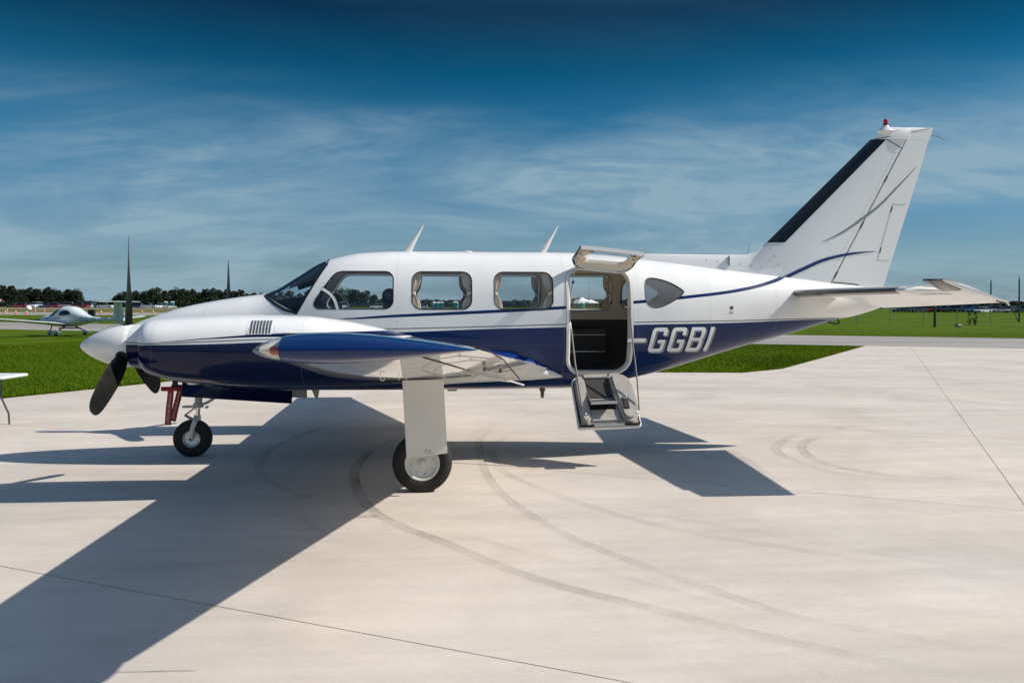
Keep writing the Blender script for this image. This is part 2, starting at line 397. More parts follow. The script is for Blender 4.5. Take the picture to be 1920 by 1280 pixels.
STR = [(-.95, 1.600), (-.27, 1.633), (.65, 1.676), (1.646, 1.731), (2.384, 1.787), (3.0, 1.846), (3.8, 1.949), (4.30, 2.074), (4.42, 2.120), (4.6, 2.19)]
STRW = [(-1.0, -.01), (-.94, .0), (-.6, .012), (-.2, .016), (.8, .018), (3.0, .018), (4.4, .020)]
livery('fuselage_paint', BLUE, GREY, [(STR, STRW)], seams=(-.27, -2.42, 1.60, 2.46, 3.35, 4.22), seamz=(2.205, 1.30), rivets=(-.29, -.25, .68, 1.57, 2.49, 2.95, 3.33, 3.80, 4.20, 102.19, 101.315, 101.655))
NB = [(-2.7, 1.385), (-2.4, 1.390), (-1.827, 1.399), (-1.22, 1.42), (1, 1.46)]
NG = [(-2.4, 1.402), (-2.285, 1.405), (-1.827, 1.423), (-1.457, 1.437), (1, 1.49)]
NS = [(-2.35, 1.418), (-1.827, 1.450), (-1.457, 1.471), (-1.1, 1.477), (1, 1.49)]
NSW = [(-2.36, -.01), (-2.30, .001), (-1.827, .006), (-1.457, .012), (-1.1, .018), (1, .03)]
livery('nacelle_paint', NB, NG, [(NS, NSW)], seams=(-2.37, -1.06), gw=.006, seamz=(1.395,), rivets=(-2.355, -1.045, 101.375), bluecol=(.0015, .006, .046))

# ------------------------------------------------------------------ ground
def ground():
    xs = [-2200, -900, -450, -250, -120, -60, -30, -10, 10, 30, 60, 120, 250, 450, 900, 2200]
    ys = [-300, -80, -30, 0, 20, 42, 60, 90, 130, 180, 240, 310, 372, 600, 1200, 4000]
    vs = [(x, y, T(x, y)) for y in ys for x in xs]; n = len(xs)
    fs = [(j*n+i, j*n+i+1, (j+1)*n+i+1, (j+1)*n+i) for j in range(len(ys)-1) for i in range(n-1)]
    tag(MB().add([(a, b, c - .02) for a, b, c in vs], fs).build('ground', 'turf'), kind='structure')
ground()
APRON = [(-10.15, -24), (45, -24), (45, 33.2), (4.3, 33.2), (3.3, 24), (2.4, 16.2), (1.6, 14.3), (-.7, 13.4), (-10.15, 13.6)]
def clip(poly, axis, val, keep_less):
    out = []
    for i in range(len(poly)):
        a, b = poly[i-1], poly[i]; ia = (a[axis] <= val) == keep_less; ib = (b[axis] <= val) == keep_less
        if ia != ib:
            t = (val-a[axis])/(b[axis]-a[axis]); out.append((a[0]+(b[0]-a[0])*t, a[1]+(b[1]-a[1])*t))
        if ib: out.append(b)
    return out
apron = MB().prism([vn(*p) for p in APRON], 2, -.25, -.012).build('apron', 'joint_filler', smooth=False)
tag(apron, kind='structure')
VB = [-10.16, 6.17, 22.5, 38.8, 55]; NBK = [-28, -23.4, -18.8, -14.2, -9.6, -5.0, -.4, 4.2, 8.8, 13.4, 18, 22.6, 27.2, 33.3]
for i in range(len(VB)-1):
    for j in range(len(NBK)-1):
        p = APRON
        for ax, v, k in ((0, VB[i]+.004, False), (0, VB[i+1]-.004, True), (1, NBK[j]+.004, False), (1, NBK[j+1]-.004, True)):
            p = clip(p, ax, v, k) if p else p
        if len(p) < 3: continue
        MB().prism([vn(*q) for q in p], 2, -.2, 0).build('slab', 'concrete', apron, smooth=False)
def strip_vn(name, v0, v1, n0, n1, mat, off=.0, step=3, noff=0):
    k = int((v1-v0)/step); vs = []; fs = []
    for i in range(k+1):
        v = v0+(v1-v0)*i/k
        for j in range(7):
            x, y = vn(v, n0+(n1-n0)*j/6); vs.append((x, y, T(x, y)+off))
    for i in range(k):
        for j in range(6): fs.append((i*7+j, (i+1)*7+j, (i+1)*7+j+1, i*7+j+1))
    return tag(MB().add(vs, fs).build(name, mat), kind='structure')
strip_vn('road', -160, 60, 33.22, 47.9, 'asphalt', -.004)
def strip_dep(name, p0, p1, d0, d1, mat, off):
    vs = []; fs = []; k = 40
    for i in range(k+1):
        for j in range(5):
            q = at(p0+(p1-p0)*i/k, d0+(d1-d0)*j/4); vs.append((q.x, q.y, q.z+off))
    for i in range(k):
        for j in range(4): fs.append((i*5+j, (i+1)*5+j, (i+1)*5+j+1, i*5+j+1))
    return tag(MB().add(vs, fs).build(name, mat), kind='structure')
strip_dep('runway', -500, 900, 131, 168, 'taxi_concrete', .01)
strip_dep('dry_grass_field', -500, 1000, 168.5, 262, 'dry_turf', .01)
strip_dep('gravel_lane', -500, 1000, 264, 300, 'taxi_concrete', .012)

# tyre marks: thin rubber left on the slabs
def tyre_marks():
    def g(px, py):
        dep = CH*FPX/(py - 576.4 - (px-960)*.0017); r = (px-960)/FPX*dep
        return Vector((CX+r*cs+dep*sn, -CD-r*sn+dep*cs, .004))
    arcs = [([(729, 780), (645, 792), (585, 809), (535, 828), (507, 844), (490, 862), (485, 878), (500, 900), (554, 925), (640, 945), (720, 958)], .15, .55),
            ([(775, 812), (716, 834), (685, 856), (668, 878), (664, 900), (676, 931), (705, 962), (760, 990), (820, 1012), (992, 1081), (1221, 1141), (1507, 1210), (1851, 1278)], .17, .75),
            ([(930, 800), (905, 818), (898, 831), (902, 860), (912, 889), (935, 920), (969, 948), (1060, 1003), (1175, 1049), (1335, 1106), (1507, 1161), (1679, 1191), (1910, 1230)], .16, .45),
            ([(960, 815), (925, 832), (922, 850), (935, 875), (957, 892), (1038, 926), (1192, 975), (1335, 1006), (1507, 1032), (1679, 1061), (1908, 1089)], .15, .35),
            ([(1490, 815), (1461, 831), (1456, 846), (1496, 866), (1565, 886), (1679, 900), (1851, 909)], .2, .38),
            ([(1540, 818), (1510, 828), (1504, 843), (1530, 863), (1593, 880), (1708, 895), (1880, 901)], .2, .5),
            ([(1570, 805), (1600, 800), (1680, 815), (1900, 832)], .2, .2), ([(1450, 900), (1380, 850), (1330, 838), (1310, 845), (1330, 858), (1400, 850)], .2, .35),
            ([(860, 1000), (1000, 1040), (1200, 1090), (1450, 1160), (1700, 1215)], .12, .14), ([(1180, 960), (1350, 985), (1600, 1030), (1880, 1075)], .12, .16), ([(620, 1010), (560, 960), (540, 900), (590, 850)], .14, .18),
            ([(1040, 770), (960, 785), (900, 808), (880, 830)], .2, .2), ([(1010, 745), (900, 760), (850, 775)], .25, .18)]
    vs = []; fs = []; al = []
    for pts, w, a in arcs:
        P = [g(*p) for p in pts]; Q = []
        for i in range(len(P)-1):
            p0, p1, p2, p3 = P[max(i-1, 0)], P[i], P[i+1], P[min(i+2, len(P)-1)]
            for k in range(10):
                t = k/10; Q.append(.5*((2*p1)+(-p0+p2)*t+(2*p0-5*p1+4*p2-p3)*t*t+(-p0+3*p1-3*p2+p3)*t**3))
        Q.append(P[-1]); n = len(Q); o = len(vs)
        for i, q in enumerate(Q):
            t = (Q[min(i+1, n-1)]-Q[max(i-1, 0)]); t.z = 0
            t.normalize(); s = Vector((-t.y, t.x, 0)); u = i/(n-1); f = min(1, u*7, (1-u)*7)*a*(.75+.25*math.sin(i*.35))*(1.35 if n < 120 and False else 1.45-.95*u)
            for c, k in ((-1, 0), (-.72, .55), (-.35, .75), (.2, .6), (.62, 1), (.85, .9), (1, 0)):
                p = q+s*c*w*.36; p.z = .004; vs.append(p); al.append(k*f)
        for i in range(n-1):
            for j in range(6): fs.append((o+i*7+j, o+i*7+j+1, o+(i+1)*7+j+1, o+(i+1)*7+j))
    m, nt, b = nm('tyre_rubber_trace'); N = nt.nodes.new; L = nt.links.new
    b.inputs['Base Color'].default_value = (.10, .085, .07, 1); b.inputs['Roughness'].default_value = .8
    at_ = N('ShaderNodeAttribute'); at_.attribute_name = 'rub'; geo = N('ShaderNodeNewGeometry')
    ns = N('ShaderNodeTexNoise'); ns.inputs['Scale'].default_value = 9; ns.inputs['Detail'].default_value = 5; L(geo.outputs['Position'], ns.inputs['Vector'])
    mr = N('ShaderNodeMapRange'); L(ns.outputs[0], mr.inputs[0]); mr.inputs[1].default_value = .25; mr.inputs[2].default_value = .7; mr.inputs[3].default_value = .20; mr.inputs[4].default_value = .48
    mu = N('ShaderNodeMath'); mu.operation = 'MULTIPLY'; L(at_.outputs['Fac'], mu.inputs[0]); L(mr.outputs[0], mu.inputs[1]); L(mu.outputs[0], b.inputs['Alpha'])
    o = MB().add(vs, fs).build('tyre_marks', m, apron, smooth=False)
    at2 = o.data.attributes.new('rub', 'FLOAT', 'POINT'); at2.data.foreach_set('value', al)
    o['kind'] = 'stuff'
tyre_marks()

# grass blades near the apron
def grass():
    def inside(P, x, y):
        c = False; j = len(P)-1
        for i in range(len(P)):
            if (P[i][1] > y) != (P[j][1] > y) and x < (P[j][0]-P[i][0])*(y-P[i][1])/(P[j][1]-P[i][1])+P[i][0]: c = not c
            j = i
        return c
    V = []
    rng = np.random.default_rng(3)
    def region(n, v0, v1, n0, n1, hmin, hmax):
        v = rng.uniform(v0, v1, n); w = n0+(n1-n0)*rng.random(n)**1.3
        for a, b in zip(v, w):
            if not inside(APRON, a, b): V.append((a, b, rng.uniform(hmin, hmax)))
    region(230000, -32, -10.15, 2, 33, 0.014, .034)
    region(200000, -10.3, 4.4, 13.3, 33.1, .014, .034)
    region(7000, -10.4, -10.1, 2, 14, .03, .075); region(8000, 1.4, 4.5, 13.3, 33, .03, .075); region(7000, -10.2, 2.5, 13.3, 14.4, .03, .075)
    region(9000, 2, 60, 47.9, 48.3, .03, .09); region(40000, 0, 60, 48, 60, .02, .05)
    A = np.array(V); n = len(A)
    X = A[:, 0]*.872+A[:, 1]*.488; Y = -A[:, 0]*.488+A[:, 1]*.872; Z = .005*np.clip(Y-42, 0, 330)-.02
    th = rng.uniform(0, 2*PI, n); w = rng.uniform(.004, .009, n); lean = rng.uniform(0, .035, n); la = rng.uniform(0, 2*PI, n); h = A[:, 2]
    co = np.zeros((n, 3, 3)); co[:, 0] = np.stack([X-w*np.cos(th), Y-w*np.sin(th), Z], 1); co[:, 1] = np.stack([X+w*np.cos(th), Y+w*np.sin(th), Z], 1)
    co[:, 2] = np.stack([X+lean*np.cos(la), Y+lean*np.sin(la), Z+h], 1)
    me = bpy.data.meshes.new('grass'); me.from_pydata(co.reshape(-1, 3).tolist(), [], np.arange(3*n).reshape(-1, 3).tolist())
    nn = rng.normal(size=(n, 3))*.28; nn[:, 2] = 1; nn /= np.linalg.norm(nn, axis=1)[:, None]
    me.normals_split_custom_set(np.repeat(nn, 3, 0).tolist())
    tag(link('grass', me, 'blade'), 'short mown green grass along the concrete apron edges', 'grass', kind='stuff')
grass()

# ------------------------------------------------------------------ the aeroplane
plane = thing('propeller_airplane', 'white and blue twin propeller airplane lettered GGBI, cabin door and steps open on the concrete', 'airplane', (0, 0, 0))
FT = [(-3.47, 1.30, 1.26, .02, 1.28, 2, 2), (-3.44, 1.385, 1.18, .09, 1.28, 2, 2), (-3.343, 1.502, 1.07, .19, 1.285, 2.1, 2.1), (-3.2, 1.572, .99, .28, 1.29, 2.2, 2.2),
      (-3.017, 1.637, .92, .36, 1.30, 2.3, 2.3), (-2.748, 1.724, .855, .445, 1.32, 2.35, 2.4), (-2.418, 1.793, .81, .52, 1.34, 2.4, 2.5), (-2.116, 1.843, .785, .57, 1.37, 2.4, 2.6),
      (-1.775, 1.894, .772, .62, 1.42, 2.4, 2.7), (-1.445, 2.077, .766, .655, 1.46, 2.4, 2.8), (-1.168, 2.248, .764, .672, 1.50, 2.45, 2.8), (-.951, 2.319, .763, .682, 1.52, 2.5, 2.8),
      (-.703, 2.365, .762, .688, 1.53, 2.55, 2.8), (-.2, 2.388, .76, .69, 1.54, 2.6, 2.8), (1.656, 2.39, .765, .69, 1.54, 2.6, 2.8), (2.1, 2.372, .81, .675, 1.54, 2.55, 2.7),
      (2.709, 2.307, .925, .625, 1.56, 2.45, 2.6), (3.2, 2.25, 1.055, .56, 1.60, 2.35, 2.5), (3.784, 2.183, 1.225, .46, 1.68, 2.25, 2.4), (4.536, 2.108, 1.415, .335, 1.76, 2.1, 2.2),
      (5.055, 2.044, 1.565, .245, 1.82, 2, 2.1), (5.37, 2.01, 1.63, .19, 1.84, 2, 2), (5.718, 1.973, 1.735, .12, 1.865, 2, 2), (6.0, 1.93, 1.86, .03, 1.895, 2, 2)]
FX = [r[0] for r in FT]; FF = [pchip(FX, [r[k] for r in FT]) for k in range(1, 7)]
def sec(x): return [f(x) for f in FF]
def ysurf(x, z, off=0.0):
    zt, zb, w, zc, n1, n2 = sec(x)
    t, n = ((z-zc)/(zt-zc), n1) if z >= zc else ((zc-z)/(zc-zb), n2)
    return w*max(0.0, 1-min(t, 1)**n)**(1/n) + off
def sp(x, z, side, off):
    e = .003; y = ysurf(x, z); dx = (ysurf(x+e, z)-ysurf(x-e, z))/(2*e); dz = (ysurf(x, z+e)-ysurf(x, z-e))/(2*e)
    n = Vector((-dx, 1, -dz)).normalized(); return (x+n.x*off, side*(y+n.y*off), z+n.z*off)
def ring(x, n=80, off=0.0):
    zt, zb, w, zc, n1, n2 = sec(x); pts = []
    for i in range(n):
        a = 2*PI*i/n; c, s = math.cos(a), math.sin(a)
        e = n1 if s >= 0 else n2; hh = (zt-zc-off) if s >= 0 else (zc-zb-off)
        pts.append((x, -math.copysign(abs(c)**(2/e), c)*max(w-off, .005), zc+math.copysign(abs(s)**(2/e), s)*max(hh, .005)))
    return pts
WIN = {'pilot': [(-1.187, 1.775), (-1.172, 1.815), (-1.088, 1.945), (-1.005, 2.065), (-.975, 2.100), (-.935, 2.124), (-.885, 2.134)] + [(-.410+.10*math.sin(R(a)), 2.034+.10*math.cos(R(a))) for a in range(0, 91, 15)] + [(-.410+.10*math.cos(R(a)), 1.804-.10*math.sin(R(a))) for a in range(0, 91, 15)] + [(-1.125, 1.704), (-1.155, 1.711), (-1.178, 1.73), (-1.188, 1.752)],
       'w2': rrect(-.114, 1.700, .562, 2.134, .11), 'w3': rrect(.804, 1.702, 1.480, 2.134, .11),
       'rear': smooth_poly([(2.545, 1.96), (2.565, 2.06), (2.66, 2.085), (2.86, 2.035), (3.03, 1.935), (3.03, 1.89), (2.90, 1.80), (2.72, 1.72), (2.60, 1.725), (2.55, 1.80)], 2)}
W4 = rrect(1.722, 1.702, 2.398, 2.134, .11)
DOOR = rrect(1.652, .985, 2.375, 2.18, .16, 7)
def convex_ccw(p):
    a = sum(p[i-1][0]*p[i][1]-p[i][0]*p[i-1][1] for i in range(len(p))); return p if a > 0 else p[::-1]
def cut_hole(bm, poly, side, delete=True):
    poly = convex_ccw(poly); x0 = min(p[0] for p in poly); x1 = max(p[0] for p in poly); z0 = min(p[1] for p in poly); z1 = max(p[1] for p in poly)
    def ok(f):
        xs = [v.co.x for v in f.verts]; zs = [v.co.z for v in f.verts]
        if max(xs) < x0 or min(xs) > x1 or max(zs) < z0 or min(zs) > z1: return False
        return side == 0 or f.calc_center_median().y*side > 0
    F = [f for f in bm.faces if ok(f)]
    for i in range(len(poly)):
        a, b = poly[i-1], poly[i]; d = (b[0]-a[0], b[1]-a[1]); l = math.hypot(*d)
        if l < 1e-7: continue
        no = Vector((d[1]/l, 0, -d[0]/l)); co = Vector((a[0], 0, a[1]))   # outward normal of a CCW polygon
        ed = list({e for f in F for e in f.edges}); ve = list({v for f in F for v in f.verts})
        r = bmesh.ops.bisect_plane(bm, geom=F+ed+ve, plane_co=co, plane_no=no, dist=1e-6)
        F = list({g for g in r['geom'] if isinstance(g, bmesh.types.BMFace) and g.is_valid})
        F = [f for f in F if (f.calc_center_median()-co).dot(no) < 0]
    if delete: bmesh.ops.delete(bm, geom=F, context='FACES')
    else:
        keep = set(F); bmesh.ops.delete(bm, geom=[f for f in bm.faces if f not in keep], context='FACES')
WS = [(-1.86, 1.99), (-1.775, 1.884), (-1.70, 1.832), (-1.60, 1.768), (-1.50, 1.712), (-1.352, 1.668), (-1.060, 2.215), (-1.12, 2.35)]
xs_f = sorted(set([round(x, 4) for x in np.arange(-3.4, 6.0, .06)] + [-3.47, -3.46, -3.44, -3.42, 6.0]))
base = MB().loft([ring(x) for x in xs_f])
def normals_from_analytic(me, off=0):
    # keep shading of cut skin as smooth as the uncut body
    bm = bmesh.new(); b2 = MB().loft([ring(x, 80, off) for x in xs_f]); m2 = b2.mesh('tmp'); bm.from_mesh(m2)
    from mathutils.bvhtree import BVHTree
    from mathutils.geometry import barycentric_transform
    bmesh.ops.triangulate(bm, faces=bm.faces); bm.normal_update(); bm.faces.ensure_lookup_table(); tree = BVHTree.FromBMesh(bm)
    cache = {}; out = []
    for li, l in enumerate(me.loops):
        vi = l.vertex_index
        if vi not in cache:
            co = me.vertices[vi].co; p, n, fi, d = tree.find_nearest(co)
            f = bm.faces[fi]; a, b, c = f.verts
            q = barycentric_transform(p, a.co, b.co, c.co, a.normal, b.normal, c.normal); cache[vi] = q.normalized()
        out.append(cache[vi])
    me.normals_split_custom_set(out); bm.free(); bpy.data.meshes.remove(m2)
def skin(name, mat, off, holes, x0=None, x1=None, flip=False):
    xs = [x for x in xs_f if (x0 is None or x >= x0) and (x1 is None or x <= x1)]
    me = MB().loft([ring(x, 80, off) for x in xs], caps=(x0 is None)).mesh(name, ang=60)
    bm = bmesh.new(); bm.from_mesh(me)
    for p, s in holes: cut_hole(bm, p, s)
    bmesh.ops.recalc_face_normals(bm, faces=bm.faces)
    bm.to_mesh(me); bm.free()
    me.polygons.foreach_set('use_smooth', [True]*len(me.polygons))
    normals_from_analytic(me, off)
    return link(name, me, mat, plane)
holes = [(p, s) for p in WIN.values() for s in (-1, 1)] + [(W4, 1), (DOOR, -1), (WS, 0)]
fus = skin('fuselage', 'fuselage_paint', 0, holes)
lin_holes = [(inset(p, -.028), s) for p in WIN.values() for s in (-1, 1)] + [(inset(W4, -.028), 1), (DOOR, -1), ([(-1.9, 1.99), (-1.775, 1.86), (-1.325, 1.64), (-1.02, 2.23), (-1.08, 2.4)], 0)]
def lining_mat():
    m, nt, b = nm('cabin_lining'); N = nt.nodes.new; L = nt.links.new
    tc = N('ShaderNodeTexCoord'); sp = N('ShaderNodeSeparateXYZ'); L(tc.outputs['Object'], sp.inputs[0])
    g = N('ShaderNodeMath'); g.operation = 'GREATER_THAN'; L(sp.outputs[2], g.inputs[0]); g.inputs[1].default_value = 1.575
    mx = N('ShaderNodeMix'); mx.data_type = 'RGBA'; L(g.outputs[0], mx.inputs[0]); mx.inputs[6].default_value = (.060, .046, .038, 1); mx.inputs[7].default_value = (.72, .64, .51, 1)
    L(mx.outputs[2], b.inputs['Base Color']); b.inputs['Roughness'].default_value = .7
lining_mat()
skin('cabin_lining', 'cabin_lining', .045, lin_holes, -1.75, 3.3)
def patch(name, poly, side, off, mat, parent, rings_=10):
    c = Vector((sum(p[0] for p in poly)/len(poly), sum(p[1] for p in poly)/len(poly))); n = len(poly); vs = [sp(c.x, c.y, side, off)]; fs = []
    for k in range(1, rings_+1):
        for p in poly:
            q = c.lerp(Vector(p), k/rings_); vs.append(sp(q.x, q.y, side, off))
    for i in range(n): fs.append((0, 1+i, 1+(i+1) % n))
    for k in range(rings_-1):
        for i in range(n): a = 1+k*n; fs.append((a+i, a+n+i, a+n+(i+1) % n, a+(i+1) % n))
    me = bpy.data.meshes.new(name); me.from_pydata(vs, [], fs); me.polygons.foreach_set('use_smooth', [True]*len(fs))
    return link(name, me, mat, parent)
def ringstrip(name, outer, inner, side, o0, o1, mat, parent, closed=True):
    if closed is not None:
        O2 = []; I2 = []
        for i in range(len(outer) if closed else len(outer)-1):
            a, b, c, d = outer[i], outer[(i+1) % len(outer)], inner[i], inner[(i+1) % len(outer)]; k = max(1, math.ceil(math.dist(a, b)/.03))
            for t in range(k): O2.append((a[0]+(b[0]-a[0])*t/k, a[1]+(b[1]-a[1])*t/k)); I2.append((c[0]+(d[0]-c[0])*t/k, c[1]+(d[1]-c[1])*t/k))
        if not closed: O2.append(outer[-1]); I2.append(inner[-1])
        outer, inner = O2, I2
    n = len(outer); vs = []; fs = []
    for p in outer: vs.append(sp(p[0], p[1], side, o0))
    for p in inner: vs.append(sp(p[0], p[1], side, o1))
    for i in range(n if closed else n-1): fs.append((i, (i+1) % n, n+(i+1) % n, n+i))
    me = bpy.data.meshes.new(name); me.from_pydata(vs, [], fs); me.polygons.foreach_set('use_smooth', [True]*len(fs)); me.update()
    return link(name, me, mat, parent)
def reveal(poly, side, depth, mat, parent, name='window_frame'):
    n = len(poly); vs = [(p[0], side*(ysurf(*p)-.001), p[1]) for p in poly]; q = inset(poly, -.012)
    vs += [(p[0], side*(ysurf(*p)-depth), p[1]) for p in q]; fs = [(i, (i+1) % n, n+(i+1) % n, n+i) for i in range(n)]
    me = bpy.data.meshes.new(name); me.from_pydata(vs, [], fs); me.polygons.foreach_set('use_smooth', [True]*len(fs)); return link(name, me, mat, parent)
def curtain(x0, x1, side, flip):
    # gathered cloth, pinched by a tie a little above half height
    vs = []; fs = []; nz, nx = 26, 22; zt, zb_ = 2.115, 1.705
    for j in range(nz+1):
        u = j/nz; z = zt+(zb_-zt)*u
        w = 1 - .55*math.exp(-((u-.56)/.16)**2) - .12*math.sin(u*PI)
        for i in range(nx+1):
            t = i/nx; a = x0+(x1-x0)*t*w if not flip else x1-(x1-x0)*t*w
            y = side*(ysurf(a, z)-.062-.010*math.sin(t*5*2*PI+.8*u)-.006*math.sin(t*11+u*3)); vs.append((a, y, z))
    for j in range(nz):
        for i in range(nx): k = j*(nx+1)+i; fs.append((k, k+1, k+nx+2, k+nx+1))
    o = MB().add(vs, fs).build('curtain', 'curtain', plane)
    xm = x0 + (x1-x0)*.2 if not flip else x1-(x1-x0)*.2; z = zt+(zb_-zt)*.56; w = (x1-x0)*.44
    a = x0-.004 if not flip else x1+.004; b = a+w if not flip else a-w
    tie = [(a, side*(ysurf(a, z)-.045), z+.012), ((a+b)/2, side*(ysurf(a, z)-.040), z+.006), (b, side*(ysurf(a, z)-.06), z-.012), (b, side*(ysurf(a, z)-.085), z-.01), (a, side*(ysurf(a, z)-.085), z)]
    m = MB()
    for p in ():
        pass
    rings = [[(p[0], p[1], p[2]-.016), (p[0], p[1], p[2]+.016), (p[0], p[1]+side*.004, p[2]+.016), (p[0], p[1]+side*.004, p[2]-.016)] for p in tie]
    m.loft(rings).build('curtain_tie', 'curtain_tie', o)
for key, poly in list(WIN.items()) + [('w4', W4)]:
    for side in (-1, 1):
        if key == 'w4' and side < 0: continue
        tint = 'tinted_glass' if key == 'rear' else 'cabin_glass'
        win = patch('cabin_window', poly, side, -.006, tint if key == 'rear' else 'cabin_glass', plane)
        ringstrip('window_seal', poly, inset(poly, .013), side, .0015, -.003, 'seal', win)
        reveal(inset(poly, .008), side, .055, 'lining' if key not in ('pilot',) else 'gear_grey', win)
        if key in ('w2', 'w3', 'w4'):
            x0 = min(p[0] for p in poly); x1 = max(p[0] for p in poly)
            curtain(x0+.012, x0+.105, side, False); curtain(x1-.115, x1-.012, side, True)
# vent frame in the pilot windows
for side in (-1, 1):
    arc = [(-1.108, 1.932), (-1.085, 1.925), (-1.04, 1.90), (-1.0, 1.868), (-.968, 1.83), (-.945, 1.785), (-.930, 1.74), (-.922, 1.70)]
    out = []; inn = []
    for i, p in enumerate(arc):
        a = Vector(arc[max(i-1, 0)]); b = Vector(arc[min(i+1, len(arc)-1)]); d = (b-a).normalized(); nn_ = Vector((-d.y, d.x)); out.append(tuple(Vector(p)+nn_*.016)); inn.append(tuple(Vector(p)-nn_*.016))
    ringstrip('vent_frame', out, inn, side, .0015, .0015, 'white_paint', plane, False)
    for edge, s_ in ((out, 1), (inn, -1)):
        e2 = []
        for i, p in enumerate(edge):
            a = Vector(edge[max(i-1, 0)]); b = Vector(edge[min(i+1, len(edge)-1)]); d = (b-a).normalized(); e2.append(tuple(Vector(p)+Vector((-d.y, d.x))*.006*s_))
        ringstrip('vent_seal', edge, e2, side, .002, .002, 'seal', plane, False)
# windshield
def windshield():
    me = base.mesh('windshield'); bm = bmesh.new(); bm.from_mesh(me); cut_hole(bm, WS, 0, False); bm.to_mesh(me); bm.free()
    ws = link('windshield', me, 'screen_glass', plane)
    for side in (-1, 1):
        lo = [(-1.70, 1.832), (-1.65, 1.80), (-1.60, 1.768), (-1.50, 1.712), (-1.352, 1.668)]
        lo = [(-1.772, 1.882), (-1.74, 1.859)] + lo
        ringstrip('windshield_seal', lo, [(x-.016, z-.026) for x, z in lo], side, .004, .004, 'seal', ws, False)
        ap = [(-1.352+.292*t/6, 1.668+.547*t/6) for t in range(7)]
        ringstrip('windshield_seal', ap, [(x-.018, z+.010) for x, z in ap], side, .003, .003, 'seal', ws, False)
    zt = FF[0]
    MB().tube([(x, 0, zt(x)-.012) for x in np.arange(-1.77, -1.13, .08)], .022, 6).build('windshield_post', 'cockpit_black', ws)
    MB().tube([(-1.065-.02*math.cos(y*4), y, ring_z(-1.08, y)+.001) for y in np.linspace(-.36, .36, 15)], .009, 6).build('windshield_seal', 'seal', ws)
def ring_z(x, y):
    zt, zb, w, zc, n1, n2 = sec(x); return zc+(zt-zc)*max(0, 1-(abs(y)/w)**n1)**(1/n1)
windshield()
vz = lambda x: 1.985+(x+1.45)*.36
vis = MB(); vr = []
for x in np.linspace(-1.50, -1.10, 9):
    zt_ = FF[0](x); zl = min(vz(x), zt_-.03); ym = ysurf(x, zl); vr.append([(x, y*(ym-.03), min(ring_z(x, y*ym), zt_)-.035) for y in np.linspace(-1, 1, 15)])
vis.loft(vr, caps=False, closed=False).build('windshield_dark_band', 'cockpit_black', plane)  # dark sheet added inside the windshield to darken its top
# cockpit and cabin
cp = MB(); cp.loft([[(x, -w, 1.35), (x, -w, z-.06), (x, -w*.75, z), (x, w*.75, z), (x, w, z-.06), (x, w, 1.35)] for x, w, z in ((-1.70, .30, 1.79), (-1.58, .38, 1.82), (-1.42, .46, 1.84), (-1.25, .52, 1.83), (-1.20, .53, 1.79))])
cp.build('instrument_panel', 'cockpit_black', plane, bevel=.015)
for sy in (-.27, .27):
    yk = MB(); yk.tube([(-1.2, sy, 1.62), (-1.0, sy, 1.64)], .018); yk.tube([(-1.0, sy-.16, 1.78), (-1.0, sy-.15, 1.66), (-1.0, sy, 1.62), (-1.0, sy+.15, 1.66), (-1.0, sy+.16, 1.78)], .016)
    yk.build('control_yoke', 'cockpit_black', plane)
def seat(x, y, mat, head=True):
    s = MB(); s.box((x-.05, y, 1.22), (.46, .44, .14)); s.box((x+.22, y, 1.46), (.13, .44, .52), Matrix.Rotation(R(12), 3, 'Y'))
    o = s.build('seat', mat, plane, bevel=.04)
    if head:
        hm = MB(); hm.loft([[(x+.345+rr*math.cos(2*PI*k/18)*.95, y+yy, 1.858+rr*math.sin(2*PI*k/18)) for k in range(18)] for yy, rr in ((-.14, .02), (-.135, .05), (-.115, .075), (-.08, .086), (0, .09), (.08, .086), (.115, .075), (.135, .05), (.14, .02))]); hm.build('headrest', mat, o, ang=60)
        MB().box((x+.30, y, 1.75), (.06, .14, .12)).build('headrest_post', mat, o)
    return o
for sy in (-.29, .29): seat(-.72, sy, 'seat_dark')
for xx in (.10, .95):
    for sy in (-.33, .33): seat(xx, sy, 'seat_dark', False)
# near headrest badge, seen through the pilot window
fl = MB()
for a, b in (((-.385, 1.83), (-.335, 1.822)), ((-.335, 1.822), (-.328, 1.858)), ((-.328, 1.858), (-.378, 1.866)), ((-.378, 1.866), (-.385, 1.83))): fl.tube([(a[0], -.432, a[1]), (b[0], -.432, b[1])], .0028, 5)
fl.build('headrest_badge', 'alu', plane)
fl_ = MB(); fl_.loft([[(x, -w, z-.03), (x, w, z-.03), (x, w, z), (x, -w, z)] for x, w, z in [(x, ysurf(x, max(.985, sec(x)[1]+.16)-.03)-.06, max(.985, sec(x)[1]+.16)) for x in np.arange(-1.5, 3.15, .15)]]); fl_.build('cabin_floor', 'carpet', plane)
MB().prism([(y, z) for x, y, z in ring(3.22, 40, .05)], 0, 3.21, 3.23).build('rear_bulkhead', 'lining', plane)
MB().box((-.27, 0, 1.0), (.05, .1, .1)).build('pedestal', 'cockpit_black', plane)
cabinet = MB().box((2.02, .52, 1.20), (.58, .2, .50)).build('cabinet', 'brown_trim', plane, bevel=.01)
MB().box((1.99, .395, 1.385), (.62, .03, .016)).build('shelf_edge', 'ivory', cabinet); MB().box((1.99, .405, 1.175), (.62, .03, .010)).build('shelf_edge', 'alu', cabinet)
MB().box((1.99, .412, 1.28), (.58, .012, .18)).build('cabinet_panel', 'seat_dark', cabinet)
